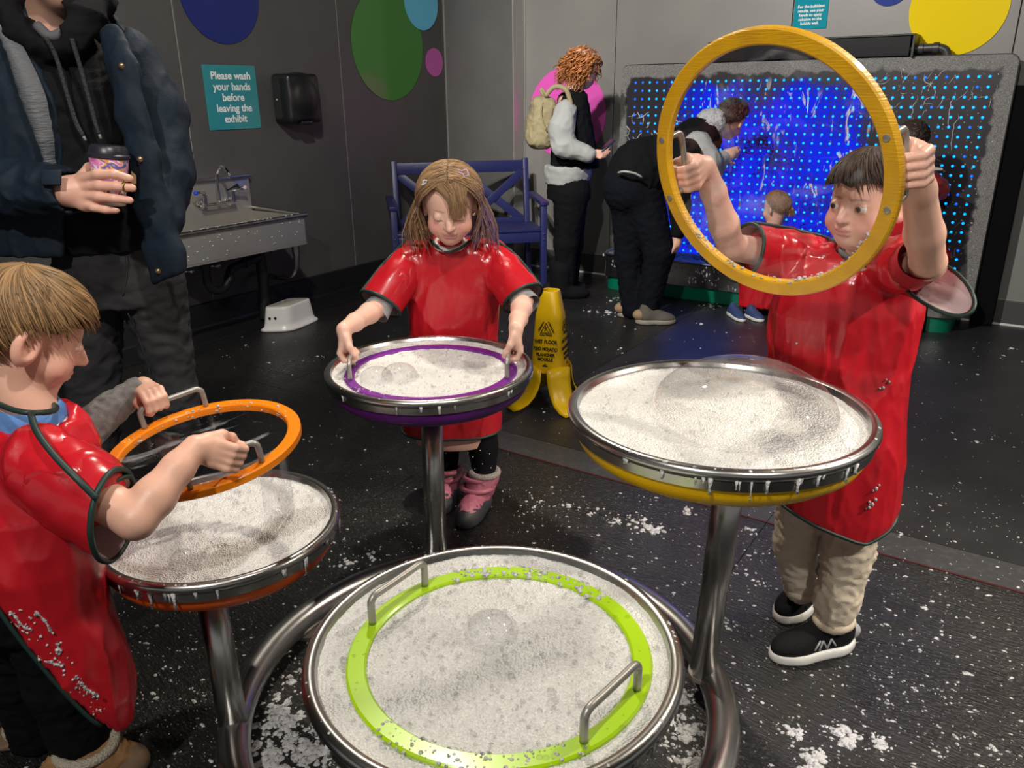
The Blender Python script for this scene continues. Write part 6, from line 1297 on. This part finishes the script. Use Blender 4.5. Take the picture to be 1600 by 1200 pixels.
for i in range(620):
    d = nrm(r_.normal(0, 1, 3)); 
    if d[1] > .45 and d[2] < .55 or d[2] < -.75: continue
    k = 16; q = np.linspace(0, 1, k); L = r_.uniform(.05, .13); p0 = V3(0, -.012, .024) + d * V3(.082, .098, .088) * r_.uniform(.8, 1.05); out = V3(d[0], d[1], 0); f_ = r_.uniform(9, 15); ph_ = r_.uniform(0, 6.28)
    P = p0 + out * np.c_[q, q, q] * .035 * r_.uniform(.3, 1.3) + V3(0, 0, -1) * (q ** 1.2 * L)[:, None] + .0085 * np.c_[np.sin(q * f_ + ph_), np.cos(q * f_ + ph_), .4 * np.sin(q * f_ * 1.3)]
    paths.append(hc + (P * hs) @ B.T); cols.append(V3(.40, .155, .05) * r_.uniform(.45, 1.7)); wd.append(.0042 * r_.uniform(.7, 1.3))
cp = MB().sphere(W(0, -.02, .02), (.088, .096, .092), 20, B); ok = [f for f in cp.f]
capV = cp.v[0]; keep = [f for f in cp.f if not all(((capV[i] - hc) @ B)[1] > .035 for i in f)]
strands(t, paths, wd, cols, cap=(capV, keep, V3(.2, .08, .03)))
obj('glasses', MB().tube([W(.076, .01, .008), W(.055, .075, .006), W(.03, .095, .004), W(0, .097, .004)], .003, 6), vst, t)
bg = thing('backpack', 'small khaki backpack worn by the woman with red hair', 'backpack', at(848, 190, Y)); kh = mat('khaki', (.33, .28, .16), .8, noise=(14, (.26, .22, .12), .4, .7))
S = SDF((-.1, 5.25, 1.0), (.6, 5.85, 1.55), .008); S.rbox(at(846, 192, Y), (.085, .13, .165), np.array(Matrix.Rotation(.12, 3, 'Y')), .06, 0); S.rbox(at(836, 200, Y), (.06, .10, .095), np.array(Matrix.Rotation(.12, 3, 'Y')), .04, .01)
obj('bag', fold(S.mesh(2), .006, (18, 18, 18), 84), kh, bg); obj('bag_bottom', MB().sphere(at(850, 219, Y), (.085, .125, .04), 20), mat('bag_dark', (.03, .028, .024), .7), bg)
obj('shoulder_strap', MB().tube(bez([at(852, 150, Y - .1), at(866, 136, Y - .13), at(884, 140, Y - .165), at(893, 165, Y - .17)], 5), .016, 8), kh, bg); obj('zip', MB().tube(bez([at(848, 160, Y - .135), at(846, 180, Y - .145), at(854, 205, Y - .145)], 4), .004, 6), kh, bg)
obj('grab_loop', MB().tube(bez([at(850, 152, Y), at(845, 141, Y), at(848, 140, Y), at(854, 150, Y)], 5), .010, 8), kh, bg)
pn = thing('phone', 'dark phone held by the woman with red hair', 'phone', ph); PR = np.stack([nrm(Rv * .75 + Uv * .65), nrm(np.cross(nrm(Uv * .8 - Rv * .7 - Fv * .5), nrm(Rv * .75 + Uv * .65))), nrm(Uv * .8 - Rv * .7 - Fv * .5)], 1)
PR[:, 2] = np.cross(PR[:, 0], PR[:, 1]); obj('case', MB().box(ph, (.058, .030, .006), PR, .004), mat('phone_dark', (.03, .035, .06), .3), pn); obj('screen', MB().box(ph + PR[:, 2] * .0065, (.054, .027, .0006), PR), M['black_gloss'], pn, False)
# ------------------------------------------------------------------ person bending to the bubble wall
t = thing('person', 'person in black clothes bending over to touch the bubble wall', 'person', (.85, 4.88, 0)); Y = 4.86
hip = at(986, 285, Y + .03); neck = at(1098, 212, Y + .20); hc = at(1142, 188, Y + .26); hf = nrm(V3(.55, .75, -.45))
S = SDF((.45, 4.4, 0), (2.3, 5.6, 1.55), .011); B, W = head(S, hc, hf, (.3, 0, 1), 1.1, fine_face=False); S.cap(W(0, -.02, -.03), neck, .055, .06, .02)
S.cap(hip, neck, .12, .11, .03); S.chain([at(985, 310, Y + .05), at(982, 400, Y + .07), at(987, 475, Y + .06)], [.08, .055, .045], .02); S.chain([at(1005, 310, Y), at(1030, 390, Y - .05), at(1012, 478, Y - .04)], [.08, .06, .045], .02)
hand = at(1132, 243, 5.02); eb_ow = at(1098, 282, 4.78); shd = at(1090, 228, 4.86)
S.chain([shd, eb_ow, hand], [.05, .04, .028], .02); S.ell(at(1138, 241, 5.02), (.05, .03, .035), None, .01)
for i in range(4): S.chain([at(1140, 234 + i * 4.5, 5.02), at(1150 + (i == 1) * 3, 231 + i * 5, 5.03), at(1157 - abs(i - 1) * 3, 229 + i * 5.5, 5.05)], [.012, .011, .009], .004)
S.chain([at(1134, 248, 5.0), at(1142, 254, 5.0), at(1148, 255, 5.01)], [.014, .011, .009], .005)
S.chain([at(1060, 260, 4.72), at(1062, 330, 4.7), at(1058, 372, 4.7)], [.05, .038, .028], .02); S.ell(at(1058, 378, 4.7), (.025, .03, .045), None, .01)
for i in range(4): S.chain([at(1055 + i * 2.2, 380, 4.68 + .016 * i), at(1053 + i * 2, 388, 4.68 + .016 * i), at(1050 + i * 2, 396 - abs(i - 1), 4.69 + .016 * i)], [.012, .010, .008], .004)
VF = S.mesh(1); col = np.repeat(SKIN[None], len(VF[0]), 0); person_mesh(t, VF, col=col)
cap_hair(t, W, B, hc, 1.12, (0, -.35, 1), lambda ph: np.interp(abs(ph), [0, 1, 1.6, 2.2, 3.15], [.9, 1.1, 1.5, 1.9, 2.2]), 420, (.035, .025, .02), 91, width=.004, lift=.2, wav=.15)
S = SDF((.5, 4.4, .6), (1.9, 5.5, 1.55), .010); S.cap(hip + V3(.02, 0, .02), neck + V3(-.02, 0, -.02), .165, .135, .03); S.cap(at(1000, 262, Y + .05), at(1070, 250, Y + .10), .17, .15, .05); VF = fold(S.mesh(2), .008, (11, 11, 11), 92); tp_ = obj('top', VF, vst, t)
S = SDF((1.0, 4.4, .8), (2.0, 5.5, 1.5), .009); S.chain([shd, (shd + eb_ow) / 2 + V3(.03, 0, 0), eb_ow, eb_ow + (hand - eb_ow) * .85], [.085, .09, .085, .05], .03); obj('sleeve', fold(S.mesh(2), .006, (11, 11, 11), 93), glo, tp_)
S = SDF((1.0, 4.6, 1.0), (2.0, 5.6, 1.6), .009); S.ell(at(1112, 190, Y + .2), (.095, .10, .075), None, 0); S.ell(at(1140, 192, Y + .22), (.07, .08, .07), None, .02, 'sub'); obj('hood', fold(S.mesh(2), .012, (22, 22, 22), 94), mat('hood_fleece', (.52, .53, .54), .95, bump=(120, 1.0, 'noise')), tp_)
S = SDF((.5, 4.3, .3), (1.9, 5.4, 1.3), .009); S.chain([at(1072, 240, 4.76), at(1061, 262, 4.72), at(1062, 325, 4.70), at(1060, 362, 4.7)], [.085, .08, .06, .045], .02); obj('near_sleeve', fold(S.mesh(2), .006, (16, 16, 16), 96), vst, tp_)
S = SDF((.4, 4.4, 0), (1.5, 5.4, 1.3), .010); S.ell(at(986, 292, Y + .03), (.17, .17, .17), None, 0); S.chain([at(986, 310, Y + .05), at(982, 400, Y + .07), at(988, 484, Y + .05)], [.125, .085, .068], .03); S.chain([at(1005, 310, Y), at(1030, 395, Y - .06), at(1012, 486, Y - .04)], [.125, .09, .07], .03)
obj('trousers', fold(S.mesh(2), .005, (16, 16, 22), 95), mat('trousers_navy', (.005, .006, .010), .9, spec=.12), t)
obj('waistband', MB().tube(bez([at(966, 270, 4.74), at(976, 268, 4.68), at(992, 271, 4.67), at(1003, 277, 4.68)], 4), .007, 6), glo, t)
sh_t = mat('shoe_taupe', (.10, .085, .07), .8, bump=(120, .2, 'noise')); sl = mat('shoe_sole', (.28, .25, .21), .6)
for hx, tx in (((996, 508), (1056, 507)), ((968, 497), (1014, 494))):
    a, b = ground(*hx), ground(*tx); s_, P = shoe(t, (a[0], a[1] + .04, 0), (b[0], b[1] + .04, 0), .10, .10, sh_t, sl, .03); obj('heel_patch', MB().sphere(P(0, .08, .055), (.046, .04, .035), 16), mat('shoe_tan', (.30, .20, .12), .8), s_)
# ------------------------------------------------------------------ toddler with her back turned
t = thing('person', 'toddler in a red smock with her back turned, facing the bubble wall', 'person', (1.58, 4.98, 0)); Y = 4.98; hc = at(1212, 325, Y - .02); hf = nrm(V3(-.55, .8, -.1)); hs = .92
S = SDF((1.1, 4.6, 0), (2.05, 5.35, .95), .009); B, W = head(S, hc, hf, (0, 0, 1), hs, fine_face=False); S.cap(W(0, -.02, -.04), at(1206, 360, Y), .04, .045, .02); S.loft(rows_px([(355, 1185, 1228, Y, .07), (450, 1175, 1235, Y, .09)]), .02)
S.chain([at(1168, 440, Y), at(1170, 480, Y)], [.045, .03], .02); S.chain([at(1196, 440, Y), at(1197, 480, Y)], [.045, .03], .02)
S.chain([at(1180, 365, Y), at(1165, 395, Y + .12), at(1175, 400, Y + .26)], [.035, .03, .022], .01); S.chain([at(1236, 365, Y), at(1250, 395, Y + .12), at(1245, 395, Y + .26)], [.035, .03, .022], .01)
VF = S.mesh(1); col = np.repeat(SKIN[None], len(VF[0]), 0); person_mesh(t, VF, col=col)
cap_hair(t, W, B, hc, hs, (0, -.3, 1), lambda ph: np.interp(abs(ph), [0, .8, 1.6, 2.2, 3.15], [1.0, 1.2, 1.5, 1.9, 2.0]), 420, (.24, .12, .05), 97, width=.004, lift=.12, wav=.2)
for px, py in ((1236, 325), (1208, 312)):
    pp = []; 
    for i in range(60):
        d = nrm(rng.normal(0, 1, 3)); o = at(px, py, Y - .08); pp.append(o + np.outer(np.linspace(0, 1, 7), d * .026) + np.outer(np.linspace(0, 1, 7) ** 2, V3(0, 0, -.03)))
    strands(t, pp, .004, [V3(.28, .14, .06) * rng.uniform(.5, 1.5) for _ in pp], name='pigtail')
S = SDF((1.1, 4.6, .05), (2.05, 5.35, .8), .008); rw = rows_px([(352, 1190, 1226, Y, .06), (362, 1172, 1240, Y, .085), (390, 1165, 1245, Y, .10), (440, 1156, 1246, Y, .115), (480, 1152, 1246, Y, .12)]); S.loft(rw, 0); S.chain([at(1180, 368, Y), at(1166, 392, Y + .1)], [.06, .06], .02); S.chain([at(1234, 368, Y), at(1249, 392, Y + .1)], [.06, .06], .02)
sm = obj('smock', fold(S.mesh(2), .006, (14, 14, 6), 98), M['vinyl'], t)
obj('back_strap', MB().tube(bez([at(1219, 358, Y - .095), at(1221, 372, Y - .115), at(1220, 384, Y - .12)], 4), .02, 8), M['piping'], sm); obj('shirt_back', MB().sphere(at(1212, 388, Y - .10), (.055, .02, .035), 16), mat('shirt_white', (.6, .55, .5), .8), sm)
S = SDF((1.2, 4.6, 0), (1.95, 5.3, .5), .008); S.chain([at(1170, 455, Y), at(1170, 488, Y)], [.05, .038], .02); S.chain([at(1197, 455, Y), at(1197, 488, Y)], [.05, .038], .02); lg = obj('leggings', S.mesh(1), M['tights'], t)
d_ = MB()
for _ in range(40): px = rng.choice([1170, 1197]) + rng.uniform(-7, 7); d_.sphere(at(px, rng.uniform(462, 488), Y - .045), .0035, 6)
o = obj('dots', d_, mat('dot_pink', (.6, .3, .35), .6), lg); o['kind'] = 'stuff'
for a, b in (((1186, 500), (1206, 505)), ((1158, 496), (1176, 505))):
    p, q = ground(*a), ground(*b); s_, P = shoe(t, (p[0] - .05, p[1] + .10, 0), (q[0] - .05, q[1] + .02, 0), .065, .065, mat('sneaker_blue', (.03, .06, .16), .6), wht, .022, step=.004)
# ------------------------------------------------------------------ child with short curls behind the raised arm
t = thing('person', 'child with short dark curls in a red smock at the right of the bubble wall', 'person', (2.18, 4.55, 0)); Y = 4.55; hc = at(1424, 222, Y); hf = nrm(V3(.30, .93, -.1)); hs = 1.0
S = SDF((1.7, 4.1, 0), (2.75, 5.05, 1.3), .010); B, W = head(S, hc, hf, (0, 0, 1), hs, fine_face=False); S.cap(W(0, -.02, -.04), at(1422, 268, Y), .042, .05, .02); S.loft(rows_px([(265, 1395, 1445, Y, .08), (400, 1385, 1450, Y, .10)]), .02)
S.chain([at(1405, 400, Y), at(1400, 500, Y)], [.06, .04], .02); S.chain([at(1435, 400, Y), at(1430, 500, Y)], [.06, .04], .02); S.chain([at(1450, 285, Y), at(1466, 300, Y + .1), at(1468, 285, Y + .25)], [.04, .035, .025], .01); S.chain([at(1392, 285, Y), at(1384, 310, Y + .1), at(1400, 300, Y + .25)], [.04, .035, .025], .01)
VF = S.mesh(1); col = np.repeat((SKIN * V3(.55, .42, .36))[None], len(VF[0]), 0); person_mesh(t, VF, col=col)
S = SDF(hc - .2, hc + .2, .0045); S.ell(W(0, -.014, .032), (.084, .094, .086), B, 0); S.cut(nrm(B @ V3(0, .9, -.62)), W(0, .035, -.01)); S.cut(nrm(B @ V3(0, -.2, -1)), W(0, -.05, -.045)); VF = S.mesh(1); V = VF[0] + normals(*VF) * (.007 * vnoise(VF[0] * 75, 3) + .004 * vnoise(VF[0] * 140, 9))[:, None]
obj('hair', (V, VF[1]), M['hair'], t, col=V3(.035, .022, .018) * np.ones((len(V), 3)))
S = SDF((1.7, 4.1, .2), (2.75, 5.05, 1.1), .008); S.loft(rows_px([(262, 1402, 1440, Y, .06), (272, 1388, 1452, Y, .09), (330, 1378, 1460, Y, .11), (430, 1372, 1464, Y, .12)]), 0); S.chain([at(1450, 284, Y), at(1466, 296, Y + .08)], [.065, .062], .02); S.chain([at(1392, 285, Y), at(1384, 305, Y + .1)], [.06, .06], .02); sm = obj('smock', fold(S.mesh(2), .006, (14, 14, 6), 99), M['vinyl'], t)
obj('collar_strip', MB().box(at(1452, 264, Y - .06), (.06, .03, .006), np.eye(3), .002), mat('strip_white', (.7, .68, .64), .6), t); obj('piping', MB().tube(bez([at(1437, 268, Y - .08), at(1446, 276, Y - .09), at(1452, 292, Y - .1)], 4), .008, 8), M['piping'], sm)
S = SDF((1.7, 4.1, 0), (2.6, 5.0, .6), .009); S.chain([at(1405, 420, Y), at(1400, 512, Y)], [.07, .055], .02); S.chain([at(1435, 420, Y), at(1430, 512, Y)], [.07, .055], .02); obj('trousers', S.mesh(1), M['tights'], t)
for x0 in (2.06, 2.19): shoe(t, (x0, 4.50, 0), (x0 + .06, 4.66, 0), .07, .07, blk, wht, .02)
# ------------------------------------------------------------------ soap veil running off the orange hoop
va = np.linspace(-.62, -.06, 14); rows_ = []
for k, q in enumerate(np.linspace(0, 1, 9)):
    row = []
    for a in va:
        p = OP(a, -.008, .166); g = V3(OC[0], OC[1], 0) + (p - V3(OC[0], OC[1], 0)) * V3(.98, .98, 0); e = V3(*(p[:2] * (1 - .10 * q) + (OH[:2] + (p[:2] - OH[:2]) * .93) * .10 * q), p[2] * (1 - q) + (OC[2] - .014) * q); row.append(e + V3(0, .012 * math.sin(3 * q + a * 4) * q, 0))
    rows_.append(row)
V = np.array(rows_).reshape(-1, 3); nv = len(va)
obj('film_veil', MB().add(V, [(i * nv + j, i * nv + j + 1, (i + 1) * nv + j + 1, (i + 1) * nv + j) for i in range(8) for j in range(nv - 1)]), film_mat('veil', (.95, .95, .96), .04, .4, (9, (1, 1, .35), .5, .75, .35)), _ot)
# lettering to plain meshes
dg = bpy.context.evaluated_depsgraph_get()
for o in [o for o in bpy.data.objects if o.type == 'FONT']:
    me = bpy.data.meshes.new_from_object(o.evaluated_get(dg)); q = bpy.data.objects.new('lettering', me); COL.objects.link(q); q.parent = o.parent; q.matrix_local = o.matrix_local.copy(); q['kind'] = 'thing' if False else q.get('kind', '')
    del q['kind']; bpy.data.objects.remove(o)
for i, q in enumerate([q for q in bpy.data.objects if q.name.startswith('lettering')]): q.name = 'lettering'
